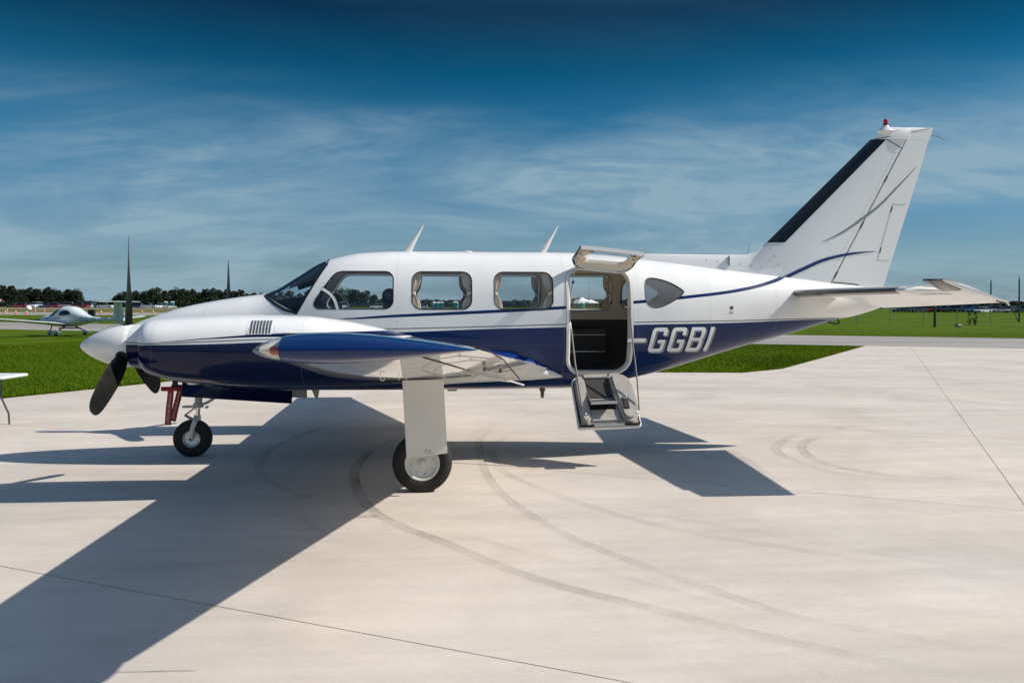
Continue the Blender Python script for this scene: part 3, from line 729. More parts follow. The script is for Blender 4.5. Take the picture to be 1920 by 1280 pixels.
# door frame
def dens(P):
    out = []
    for i in range(len(P)):
        a, b = P[i], P[(i+1) % len(P)]; k = max(1, math.ceil(math.dist(a, b)/.04)); out += [(a[0]+(b[0]-a[0])*t/k, a[1]+(b[1]-a[1])*t/k) for t in range(k)]
    return out
def door_frame():
    P = dens(DOOR); n = len(P)
    o = ringstrip('door_frame', inset(P, -.026), P, -1, .006, .006, 'white_paint', plane)
    q = inset(P, -.026)
    ringstrip('door_flange', inset(P, -.030), q, -1, .001, .006, 'seam', o)
    j = inset(P, .022); vs = [(p[0], -(ysurf(*p)+.006), p[1]) for p in P] + [(p[0], -(ysurf(*p)-.035), p[1]) for p in j] + [(p[0], -(ysurf(*p)-.085), p[1]) for p in j]
    fs = [(k*n+i, k*n+(i+1) % n, (k+1)*n+(i+1) % n, (k+1)*n+i) for k in range(2) for i in range(n)]
    MB().add(vs, fs).build('door_jamb', 'lining', o)
    MB().box((2.01, -.575, .992), (.5, .07, .014)).build('door_sill', 'alu', o, bevel=.004)
door_frame()
# upper hatch: the top of the doorway, swung up about its hinge
def hatch():
    zs = 1.635; hy, hz = -ysurf(2.0, 2.175)-.0, 2.178
    out = [p for p in rrect(1.66, zs, 2.37, 2.172, .02, 2)]
    # rounded top corners only
    out = [(1.662, zs), (2.366, zs)] + [(2.21+.156*math.cos(R(a)), 2.012+.16*math.sin(R(a))) for a in range(0, 91, 10)] + [(1.818+.156*math.cos(R(a)), 2.012+.16*math.sin(R(a))) for a in range(90, 181, 10)]
    win = rrect(1.765, 1.705, 2.265, 2.045, .07, 5)
    ang = R(-96.5)
    def tr(p):       # rotate about the hinge (axis x)
        y, z = p[1]-hy, p[2]-hz; c, s = math.cos(ang), math.sin(ang)
        zz = hz+y*s+z*c; yy = hy+y*c-z*s
        return (p[0]+.03+(p[2]-hz)*-.06, yy, zz-(p[0]-1.66)*.055*((hz-p[2])/.54))
    root = bpy.data.objects.new('door_hatch', None); COL.objects.link(root); root.parent = plane; root.empty_display_size = .1
    def shell(o0, o1, name, mat, op, ip, par):
        n = len(op); m = MB()
        def sub(poly, k=6):
            r_ = []
            for i in range(len(poly)):
                a, b = poly[i], poly[(i+1) % len(poly)]
                for t in range(k): r_.append((a[0]+(b[0]-a[0])*t/k, a[1]+(b[1]-a[1])*t/k))
            return r_
        return n
    def surf(off, mat, name, par, hole=True, op=None):
        # ring surface between outline and window, resampled by angle
        op = op or out; c = (2.015, 1.90); vs = []; fs = []; K = 96
        def hit(poly, a):
            d = (math.cos(a), math.sin(a)); best = 0
            for i in range(len(poly)):
                p, q = poly[i-1], poly[i]; ex, ez = q[0]-p[0], q[1]-p[1]; den = d[0]*ez-d[1]*ex
                if abs(den) < 1e-9: continue
                t = ((p[0]-c[0])*ez-(p[1]-c[1])*ex)/den; u = ((p[0]-c[0])*d[1]-(p[1]-c[1])*d[0])/den
                if t > 0 and -1e-6 <= u <= 1+1e-6: best = max(best, t)
            return (c[0]+d[0]*best, c[1]+d[1]*best)
        A = [2*PI*i/K for i in range(K)]
        A = sorted(A + [math.atan2(p[1]-c[1], p[0]-c[0]) % (2*PI) for p in (out[0], out[1])]); K = len(A)
        O = [hit(op, a) for a in A]; I = [hit(win, a) for a in A]
        for k in range(5):
            for o_, i_ in zip(O, I):
                p = (o_[0]+(i_[0]-o_[0])*k/4, o_[1]+(i_[1]-o_[1])*k/4); vs.append(tr((p[0], -(ysurf(*p)+off), p[1])))
        for k in range(4):
            for i in range(K): fs.append((k*K+i, k*K+(i+1) % K, (k+1)*K+(i+1) % K, (k+1)*K+i))
        return MB().add(vs, fs).build(name, mat, par), O, I, K
    s1, O, I, K = surf(0, 'white_paint', 'hatch_skin', root)
    surf(-.034, 'lining', 'hatch_lining', root, op=inset(out, .022))
    lp = [(1.69+.65*t/12, zs+.004) for t in range(13)]; lq = [(1.69+.65*t/12, zs+.058) for t in range(13)]
    MB().add([tr((p[0], -(ysurf(*p)-.038), p[1])) for p in lp]+[tr((p[0], -(ysurf(*p)-.042), p[1])) for p in lq], [(i, i+1, 14+i, 13+i) for i in range(12)]).build('hatch_lip', 'white_paint', root)
    def band(poly, a, b, mat, name, par):
        n = len(poly); vs = [tr((p[0], -(ysurf(*p)+a), p[1])) for p in poly]+[tr((p[0], -(ysurf(*p)+b), p[1])) for p in poly]
        return MB().add(vs, [(i, (i+1) % n, n+(i+1) % n, n+i) for i in range(n)]).build(name, mat, par)
    band(O, 0, -.040, 'white_paint', 'hatch_edge', root); band(I, 0, -.034, 'lining', 'hatch_window_frame', root)
    # black seal along the front and rear edges
    for e in (0, 1):
        pts = [p for p in out[2:] if (p[0] < 1.83) == (e == 0)] + ([(1.662, zs)] if e == 0 else []); pts = sorted(pts, key=lambda p: p[1])
        MB().tube([tr((p[0], -(ysurf(*p)-.012), p[1])) for p in pts], .011, 6).build('hatch_seal', 'seal', root)
    n = len(win); c = (2.015, 1.87); vs = [tr((c[0], -(ysurf(*c)-.01), c[1]))]+[tr((p[0], -(ysurf(*p)-.01), p[1])) for p in win]
    MB().add(vs, [(0, 1+i, 1+(i+1) % n) for i in range(n)]).build('hatch_window', 'cabin_glass', root)
    # gathered curtains tied at both ends of the hatch window
    for xa, xb, fl in ((1.70, 1.80, 0), (2.22, 2.33, 1)):
        vs = []; fs = []; nz = 14; nx = 14
        for j in range(nz+1):
            u = j/nz; z = 1.68+.37*u; w = 1-.5*math.exp(-((u-.45)/.15)**2)
            for i in range(nx+1):
                t = i/nx; x = (xa+(xb-xa)*t*w) if not fl else (xb-(xb-xa)*t*w)
                vs.append(tr((x, -(ysurf(x, z)-.050-.012*math.sin(t*16+u*2)), z)))
        for j in range(nz):
            for i in range(nx): k = j*(nx+1)+i; fs.append((k, k+1, k+nx+2, k+nx+1))
        MB().add(vs, fs).build('hatch_curtain', 'curtain', root)
        z = 1.68+.37*.45; xm = xa+.025 if not fl else xb-.025
        m = MB(); m.tube([tr((xm-.035, -(ysurf(xm, z)-.045), z)), tr((xm, -(ysurf(xm, z)-.075), z)), tr((xm+.035, -(ysurf(xm, z)-.045), z))], .014, 8); m.build('curtain_tie', 'curtain_tie', root)
    for xx in (1.77, 2.24):
        m = MB(); m.tube([tr((xx, -(ysurf(xx, zs+.012)-.055), zs+.03)), tr((xx, -(ysurf(xx, zs)-.062), zs-.0)), tr((xx+.035, -(ysurf(xx, zs)-.062), zs))], .007, 6); m.build('hatch_latch', 'steel_dark', root)
    # gas strut and cord
    a = Vector(tr((1.70, -(ysurf(1.70, 2.06)-.06), 2.06))); b = Vector((1.675, -.62, 1.78))
    MB().tube([a, a.lerp(b, .5)], .006, 8).build('gas_strut', 'alu', root); MB().tube([a.lerp(b, .42), a.lerp(b, .5)], .013, 8).build('strut_collar', 'seal', root); MB().tube([a.lerp(b, .5), b], .011, 8).build('gas_strut', 'gear_grey', root)
hatch()
# lower door: air stair
def airstair():
    root = bpy.data.objects.new('air_stair', None); COL.objects.link(root); root.parent = plane; root.empty_display_size = .1
    O = Vector((1.652, -.605, .968)); d = Vector((.028, -.50, -.553)); d.normalize(); ux = Vector((1, 0, .03)).normalized()
    nrm = ux.cross(d).normalized()
    if nrm.y > 0: nrm = -nrm
    # (u along the doorway, s down the stair, h out of the inner face)
    def q(u, s, h): return O+ux*u+d*s+nrm*h
    L_ = .735; Wd = .73
    top = [(0.02+.14-.14*math.cos(R(a)), .02+.14-.14*math.sin(R(a))) for a in range(0, 91, 15)] + [(Wd-.02-.14+.14*math.cos(R(a)), .02+.14-.14*math.sin(R(a))) for a in range(90, -1, -15)]
    outl = top + [(Wd-.01, L_-.03), (Wd-.03, L_), (.03, L_), (.01, L_-.03)]
    def slab_(poly, h0, h1, name, mat, bev=0, par=root):
        n = len(poly); vs = [q(u, s, h0) for u, s in poly]+[q(u, s, h1) for u, s in poly]
        return MB().add(vs, [tuple(range(n)), tuple(range(2*n-1, n-1, -1))]+[(i, (i+1) % n, n+(i+1) % n, n+i) for i in range(n)]).build(name, mat, par, bevel=bev)
    slab_(outl, -.05, -.012, 'stair_skin', 'white_paint', .006)
    slab_(inset(outl, .018), -.013, .004, 'stair_seal', 'seal', .003)
    slab_(inset(outl, .040), .003, .012, 'stair_lining', 'leather', .003)
    def box_(u0, u1, s0, s1, h0, h1, name, mat, bev=.004): return slab_([(u0, s0), (u1, s0), (u1, s1), (u0, s1)], h0, h1, name, mat, bev)
    # padded sides
    slab_(smooth_poly([(.045, .14), (.085, .065), (.168, .045), (.170, .40), (.172, .695), (.055, .70), (.04, .40)], 2), .012, .065, 'side_cushion', 'leather', .026)
    slab_(smooth_poly([(.445, .045), (.57, .045), (.675, .115), (.702, .24), (.706, .695), (.505, .70), (.485, .46), (.458, .28)], 2), .012, .085, 'side_cushion', 'leather', .034)
    box_(.17, .44, .035, .085, .012, .035, 'stair_trim', 'leather')
    box_(.17, .45, .085, .36, .010, .018, 'stair_riser', 'carpet')
    box_(.17, .47, .39, .52, .010, .018, 'stair_riser', 'cockpit_black')
    box_(.17, .48, .52, .67, .012, .03, 'kick_plate', 'leather', .006)
    # first tread: level, carried out from the stair
    def tread(s, dep, name):
        a = q(.165, s, .012); b = q(.455, s, .012); f = Vector((0, -1, 0)); th = Vector((0, 0, -.022))
        vs = [a, b, b+f*dep, a+f*dep]; vs += [p+th for p in vs]
        t = MB().add(vs, [(0, 1, 2, 3), (7, 6, 5, 4), (0, 4, 5, 1), (1, 5, 6, 2), (2, 6, 7, 3), (3, 7, 4, 0)]).build(name, 'carpet', root, bevel=.003)
        vs = [a+f*(dep-.004)+Vector((0, 0, .003)), b+f*(dep-.004)+Vector((0, 0, .003)), b+f*(dep+.012)+Vector((0, 0, .003)), a+f*(dep+.012)+Vector((0, 0, .003))]; vs += [p+th*1.35 for p in vs]
        MB().add(vs, [(0, 1, 2, 3), (7, 6, 5, 4), (0, 4, 5, 1), (1, 5, 6, 2), (2, 6, 7, 3), (3, 7, 4, 0)]).build('tread_edge', 'alu', t, bevel=.002)
        for p, sg in ((a, 1), (b, -1)):
            vs = [p, p+f*dep, q(.165 if sg > 0 else .455, s-.14, .014)]; w = ux*.006*sg; vs += [v+w for v in vs]
            MB().add(vs, [(0, 1, 2), (5, 4, 3), (0, 3, 4, 1), (1, 4, 5, 2), (2, 5, 3, 0)]).build('tread_bracket', 'alu', t)
        return t
    tread(.375, .20, 'stair_tread'); 
    a = q(.17, .685, .015); b = q(.50, .685, .015); f = Vector((0, -1, 0)); vs = [a, b, b+f*.13, a+f*.13]; vs += [p+Vector((0, 0, -.02)) for p in vs]
    MB().add(vs, [(0, 1, 2, 3), (7, 6, 5, 4), (0, 4, 5, 1), (1, 5, 6, 2), (2, 6, 7, 3), (3, 7, 4, 0)]).build('stair_tread', 'alu', root, bevel=.003)
    # latch handle on the right cushion
    m = MB(); m.tube([q(.545, .42, .09), q(.55, .40, .12), q(.575, .40, .12), q(.58, .43, .10)], .012, 8); m.build('latch_handle', 'gear_grey', root)
    box_(.535, .60, .43, .56, .075, .098, 'latch_plate', 'cockpit_black', .006)
    for uu in (.10, .665):
        MB().lathe([(0, .014), (.01, .012), (.014, .001)], q(uu, .60, .07), nrm, 12).build('stair_bolt', 'alu', root)
    # padded support cables from the jamb to the outer end
    p0 = Vector((1.668, -.655, 1.60)); p1 = q(.075, .52, .075); mid = p0.lerp(p1, .5)+Vector((-.01, -.01, -.012))
    MB().tube([p0, p0.lerp(p1, .12)], .006, 6).build('stair_cable', 'alu', root); MB().tube([p0.lerp(p1, .12), mid, p1], .011, 8).build('cable_sleeve', 'sleeve_grey', root)
    p0 = Vector((2.362, -.645, 1.72)); p1 = q(.70, .58, .075); k1 = p0.lerp(p1, .35)+Vector((0, .01, 0)); k2 = p0.lerp(p1, .7)+Vector((.012, 0, -.03))
    MB().tube([p0, k1, k2, p1], .0085, 8).build('cable_sleeve', 'sleeve_grey', root)
airstair()

# wings
TK = [(0, 0), (.005, .10), (.0125, .158), (.025, .218), (.05, .296), (.075, .350), (.1, .390), (.15, .445), (.2, .478), (.3, .5), (.4, .484), (.5, .441), (.6, .380), (.7, .305), (.8, .219), (.9, .121), (.95, .067), (1, .006)]
def tk(u): return float(np.interp(u, [a for a, b in TK], [b for a, b in TK]))
US = [a for a, b in TK]
def wing_dims(Y):
    Y = abs(Y); le = -.972+(Y-2.56)*.0776; te = 1.094-(Y-2.25)*.207; zm = 1.045+(Y-.7)*.0905; return le, te-le, zm, .135
def airfoil(le, ch, zm, t, y, u0=0, u1=1, grow=0):
    us = [u0]+[u for u in US if u0 < u < u1]+[u1]
    up = [(le+u*ch, y, zm+tk(u)*t*ch*1.08+grow) for u in us]; lo = [(le+u*ch, y, zm-tk(u)*t*ch*.92-grow) for u in us]
    return up+lo[::-1]
def lower(Y, u, side, off=-.004):
    le, ch, zm, t = wing_dims(Y); return Vector((le+u*ch, side*abs(Y), zm-tk(u)*t*ch*.92+off))
def wing(side):
    w = MB().loft([airfoil(*wing_dims(Y), side*Y) for Y in (.45, .9, 1.4, 1.95, 2.6, 3.4, 4.2, 5.0, 5.6, 5.98)]).build('wing', 'white_under', plane, ang=40)
    le, ch, zm, t = wing_dims(6.0)
    rings = []
    for y, k in ((5.965, 1.02), (6.03, 1.03), (6.10, 1.0), (6.155, .90), (6.195, .72), (6.22, .48), (6.232, .2), (6.235, .02)):
        us = [.115]+[u for u in US if u > .115]; L0 = le; c2 = ch*1.0
        e = 0 if k > .9 else (1-k)*.05
        rings.append([(L0+u*c2-(0 if u < .9 else e), side*y, zm+.006+tk(u)*t*ch*1.08*k) for u in us]+[(L0+u*c2-(0 if u < .9 else e), side*y, zm+.004-tk(u)*t*ch*.95*k) for u in us[::-1]])
    tip = MB().loft(rings).build('wing_tip', 'blue_paint', w, ang=50)
    rings = []
    for y, k in ((5.97, 1.0), (6.05, 1.0), (6.13, .93), (6.18, .78), (6.21, .5), (6.225, .1)):
        us = [0, .003, .01, .025, .05, .08, .113]
        rings.append([(le+u*ch, side*y, zm+.006+tk(u)*t*ch*1.07*k) for u in us]+[(le+u*ch, side*y, zm+.004-tk(u)*t*ch*.94*k) for u in us[::-1]])
    MB().loft(rings).build('nav_light_lens', 'lens_glass', w, ang=60)
    rings = []
    for y, k in ((5.975, .84), (6.04, .8), (6.09, .62), (6.12, .4), (6.13, .1)):
        us = [.012, .025, .05, .08, .108]; rings.append([(le+u*ch, side*y, zm+.006+tk(u)*t*ch*1.07*k) for u in us]+[(le+u*ch, side*y, zm+.004-tk(u)*t*ch*.94*k) for u in us[::-1]])
    MB().loft(rings).build('nav_light_reflector', 'rim_white', w, ang=60)
    MB().lathe([(-.05, .004), (-.044, .014), (-.026, .022), (0, .022), (.01, .014)], (le+ch*.075, side*6.16, zm+.004), (-1, 0, 0), 14).build('nav_light_bulb', 'bulb_red', w)
    # control gaps on the lower and upper skins
    def gapline(pts, wd, name, off=-.003, mat='seal'):
        P = [lower(Y, u, side, off) for Y, u in pts]; m = MB(); vs = []
        for i, p in enumerate(P):
            t_ = (P[min(i+1, len(P)-1)]-P[max(i-1, 0)]).normalized(); s_ = t_.cross(Vector((0, 0, 1))).normalized(); vs += [p+s_*wd, p-s_*wd]
        m.add(vs, [(2*i, 2*i+1, 2*i+3, 2*i+2) for i in range(len(P)-1)]).build(name, mat, w)
    gapline([(Y, .735) for Y in np.linspace(3.6, 5.93, 12)], .008, 'aileron_gap'); gapline([(3.6, u) for u in np.linspace(.735, .985, 8)], .005, 'aileron_gap')
    gapline([(Y, .74) for Y in np.linspace(.9, 3.55, 12)], .006, 'flap_gap'); gapline([(5.93, u) for u in np.linspace(.72, .98, 8)], .006, 'aileron_gap')
    for Y in (2.75, 3.3, 4.0, 4.7, 5.3): gapline([(Y, u) for u in np.linspace(.06, .72, 14)], .0018, 'skin_seam', -.002, 'seam')
    gapline([(Y, .33) for Y in np.linspace(2.7, 5.9, 10)], .0018, 'skin_seam', -.002, 'seam')
    # aileron hinge arms
    for Y in (3.75, 4.55):
        a = lower(Y, .60, side); b = lower(Y, .78, side); c = lower(Y, .92, side)
        m = MB(); m.tube([a+Vector((0, 0, -.004)), a+Vector((.1, 0, -.045)), b+Vector((0, 0, -.06)), c+Vector((0, 0, -.012))], .0055, 6); m.tube([b+Vector((0, -.012, -.062)), b+Vector((0, .012, -.062))], .011, 10)
        m.build('hinge_arm', 'gear_grey', w)
    p = lower(3.15, .80, side); m = MB(); m.box(p+Vector((0, 0, -.03)), (.34, .012, .06), Matrix.Rotation(R(14), 3, 'Y')); m.tube([p+Vector((-.2, .03, -.01)), p+Vector((.16, .03, -.085))], .009, 6); m.tube([p+Vector((-.26, -.03, .0)), p+Vector((.2, -.03, -.095))], .009, 6)
    lp = p+Vector((.2, 0, -.09)); m.tube([lp+Vector((0, .025, 0)), lp+Vector((.10, .025, -.03)), lp+Vector((.125, 0, -.037)), lp+Vector((.10, -.025, -.03)), lp+Vector((0, -.025, 0))], .007, 6)
    m.build('flap_linkage', 'rim_white', w)
    for Y, u in ((2.9, .86), (3.9, .84)): MB().lathe([(0, .015), (.03, .012), (.034, .002)], lower(Y, u, side)+Vector((0, 0, -.002)), (0, 0, -1), 10).build('access_stud', 'steel_dark', w)
    p = lower(3.7, .36, side); m = MB(); m.tube([p, p+Vector((.0, 0, -.018)), p+Vector((.006, 0, -.030)), p+Vector((.020, 0, -.034)), p+Vector((.030, 0, -.026)), p+Vector((.031, 0, -.016))], .0042, 6); m.build('tie_down_ring', 'rim_white', w)
    for Y, u in ((3.2, .42), (2.9, .44)): MB().tube([lower(Y, u, side), lower(Y, u, side)+Vector((0, 0, -.026))], .0035, 6).build('fuel_drain', 'rim_white', w)
    q = Vector((.30, side*6.10, 1.535)); MB().tube([q, q+Vector((.06, 0, -.006)), q+Vector((.14, 0, -.055)), q+Vector((.22, 0, -.15))], .004, 6).build('static_wick', 'seal', w)
    # flap and root fairing behind the wing
    m = MB(); rings = []
    for X, zt, zb, hw in ((.2, 1.27, .86, .05), (.5, 1.275, .88, .17), (.75, 1.262, .89, .21), (1.0, 1.235, .90, .20), (1.22, 1.17, .905, .16), (1.42, 1.07, .915, .10), (1.56, .985, .925, .05), (1.63, .95, .935, .01)):
        yc = ysurf(X, (zt+zb)/2)-.03; rings.append([(X, side*(yc+hw*math.cos(2*PI*k/24)), (zt+zb)/2+(zt-zb)/2*math.sin(2*PI*k/24)) for k in range(24)])
    m.loft(rings).build('wing_root_fairing', 'fairing_paint', w)
    return w
livery('fairing_paint', [(-4, 4), (6, 4)], [(-4, 0.1), (6, 0.1)], [])
def fairing():
    m = MATS['fairing_paint']; nt = m.node_tree; b = nt.nodes['Principled BSDF']; N = nt.nodes.new; L = nt.links.new
    for l in list(b.inputs['Base Color'].links): nt.links.remove(l)
    tc = N('ShaderNodeTexCoord'); sp = N('ShaderNodeSeparateXYZ'); L(tc.outputs['Object'], sp.inputs[0])
    z = curve01(nt, sp.outputs[0], [(0, 1.19), (.85, 1.17), (1.05, 1.155), (1.3, 1.06), (1.5, 1.0), (1.62, .95)])
    g = N('ShaderNodeMath'); g.operation = 'GREATER_THAN'; L(sp.outputs[2], g.inputs[0]); L(z, g.inputs[1])
    mx = N('ShaderNodeMix'); mx.data_type = 'RGBA'; L(g.outputs[0], mx.inputs[0]); mx.inputs[6].default_value = (.8, .8, .79, 1); mx.inputs[7].default_value = (.006, .03, .19, 1); L(mx.outputs[2], b.inputs['Base Color'])
fairing()
wing(-1); wing(1)

# nacelles, propellers
def nacelle(side):
    tab = [(-2.655, 1.565, 1.168, .20, 2), (-2.56, 1.577, 1.150, .215, 2), (-2.53, 1.585, 1.14, .25, 2.1), (-2.505, 1.598, 1.125, .345, 2.3), (-2.47, 1.608, 1.108, .395, 2.4), (-2.40, 1.618, 1.084, .425, 2.5), (-2.27, 1.627, 1.046, .445, 2.5), (-1.93, 1.646, 1.014, .455, 2.6),
           (-1.59, 1.655, .99, .455, 2.6), (-1.10, 1.646, .973, .445, 2.6), (-.75, 1.605, .98, .42, 2.5), (-.45, 1.544, .99, .395, 2.4), (-.14, 1.467, 1.01, .36, 2.3), (.21, 1.37, 1.04, .31, 2.2), (.6, 1.262, 1.08, .22, 2), (.98, 1.17, 1.13, .05, 2)]
    f = [pchip([t[0] for t in tab], [t[k] for t in tab]) for k in range(1, 5)]; rings = []
    xs = [-2.655, -2.62, -2.58, -2.56, -2.545, -2.53, -2.518, -2.505, -2.49, -2.47, -2.44, -2.40, -2.34]+list(np.arange(-2.27, .98, .06))+[.98]
    def pt(x, a):
        zt, zb, w, n = [q(x) for q in f]; c, s = math.cos(a), math.sin(a)
        return (x, side*1.95+math.copysign(abs(c)**(2/n), c)*w, (zt+zb)/2+math.copysign(abs(s)**(2/n), s)*(zt-zb)/2)
    na = MB().loft([[pt(x, 2*PI*k/56) for k in range(56)] for x in xs]).build('nacelle', 'nacelle_paint', plane, ang=50)
    # louvre panel on the outer side
    def on(x, z, off):
        zt, zb, w, n = [q(x) for q in f]; t = abs(z-(zt+zb)/2)/((zt-zb)/2); return (x, side*(1.95+w*max(0, 1-min(t, 1)**n)**(1/n)+off), z)
    def sheet(x0, x1, z0, z1, off, nx=4, nz=6):
        vs = [on(x0+(x1-x0)*i/nx, z0+(z1-z0)*j/nz, off) for j in range(nz+1) for i in range(nx+1)]
        return vs, [(j*(nx+1)+i, j*(nx+1)+i+1, (j+1)*(nx+1)+i+1, (j+1)*(nx+1)+i) for j in range(nz) for i in range(nx)]
    pan = MB().add(*sheet(-1.545, -1.325, 1.484, 1.622, .003)).build('louvre_panel', 'white_paint', na)
    for k in range(7):
        x = -1.515+k*.0275
        MB().add(*sheet(x, x+.0145, 1.49, 1.606, .0055, 2, 8)).build('louvre_slot', 'steel_dark', pan)
        vs, fs = sheet(x-.006, x+.004, 1.488, 1.608, .007, 1, 8)
        for i in range(0, len(vs), 2): vs[i+1] = (vs[i+1][0], vs[i+1][1]+side*.012, vs[i+1][2])
        MB().add(vs, fs).build('louvre', 'white_paint', pan)
    vs, fs = sheet(-1.30, -1.16, 1.50, 1.565, .002); MB().add(vs, fs).build('oil_door', 'white_paint', na)
    # cooling inlets in the front face
    for s2 in (-side,):
        c = Vector((-2.515, side*1.95+s2*.30, 1.43)); MB().lathe([(0, .05), (.001, .05)], c, (-1, 0, 0), 20).build('air_inlet', 'cockpit_black', na)
    # rivets round the rear of the spinner
    pr = bpy.data.objects.new('propeller', None); COL.objects.link(pr); pr.parent = plane; pr.empty_display_size = .2
    hub = Vector((-2.70, side*1.95, 1.367))
    prof = [(-2.635, .190), (-2.64, .199), (-2.70, .200), (-2.76, .194), (-2.84, .178), (-2.92, .150), (-3.0, .113), (-3.06, .077), (-3.10, .046), (-3.125, .018), (-3.133, .002)]
    MB().lathe([(-(x+2.70), r) for x, r in prof], hub, (-1, 0, 0), 48).build('spinner', 'spinner_white', pr, ang=70)
    for k in range(24):
        a = 2*PI*k/24; MB().lathe([(0, .0035), (.002, .002)], hub+Vector((.035, .2*math.cos(a), .2*math.sin(a))), (0, math.cos(a), math.sin(a)), 6).build('screw', 'steel_dark', pr)
    for ang in (90, 210, 330):
        a = R(ang); rad = Vector((0, -math.cos(a), math.sin(a))); tan = Vector((-1, 0, 0)).cross(rad); ax = Vector((-1, 0, 0)); rings = []
        for r_, c, bt, th in ((.10, .085, 60, .055), (.16, .09, 56, .05), (.22, .115, 50, .038), (.30, .145, 43, .028), (.42, .172, 35, .020), (.55, .184, 29, .015), (.70, .184, 24, .012), (.82, .176, 21, .009), (.90, .162, 19, .008), (.955, .138, 18, .007), (.99, .10, 18, .005), (1.01, .055, 18, .004), (1.016, .012, 18, .003)):
            b = R(bt); cd = tan*math.cos(b)+ax*math.sin(b); nd = ax*math.cos(b)-tan*math.sin(b); p = hub+rad*r_
            rg = []
            for u, h in ((0, 0), (.04, .45), (.15, .85), (.35, 1), (.6, .8), (.85, .4), (1, .05)): rg.append(p+cd*(.42-u)*c+nd*h*th*.6)
            for u, h in ((.85, .25), (.6, .45), (.35, .5), (.15, .4), (.04, .25)): rg.append(p+cd*(.42-u)*c-nd*h*th*.6)
            rings.append(rg)
        MB().loft(rings).build('propeller_blade', 'blade_black', pr, ang=40)
        MB().lathe([(.10, .062), (.185, .064), (.201, .056), (.202, .03)], hub, rad, 20).build('blade_cuff', 'seal', pr)
simple('spinner_white', (.78, .775, .75), .35, coat=.4)
nacelle(-1); nacelle(1)

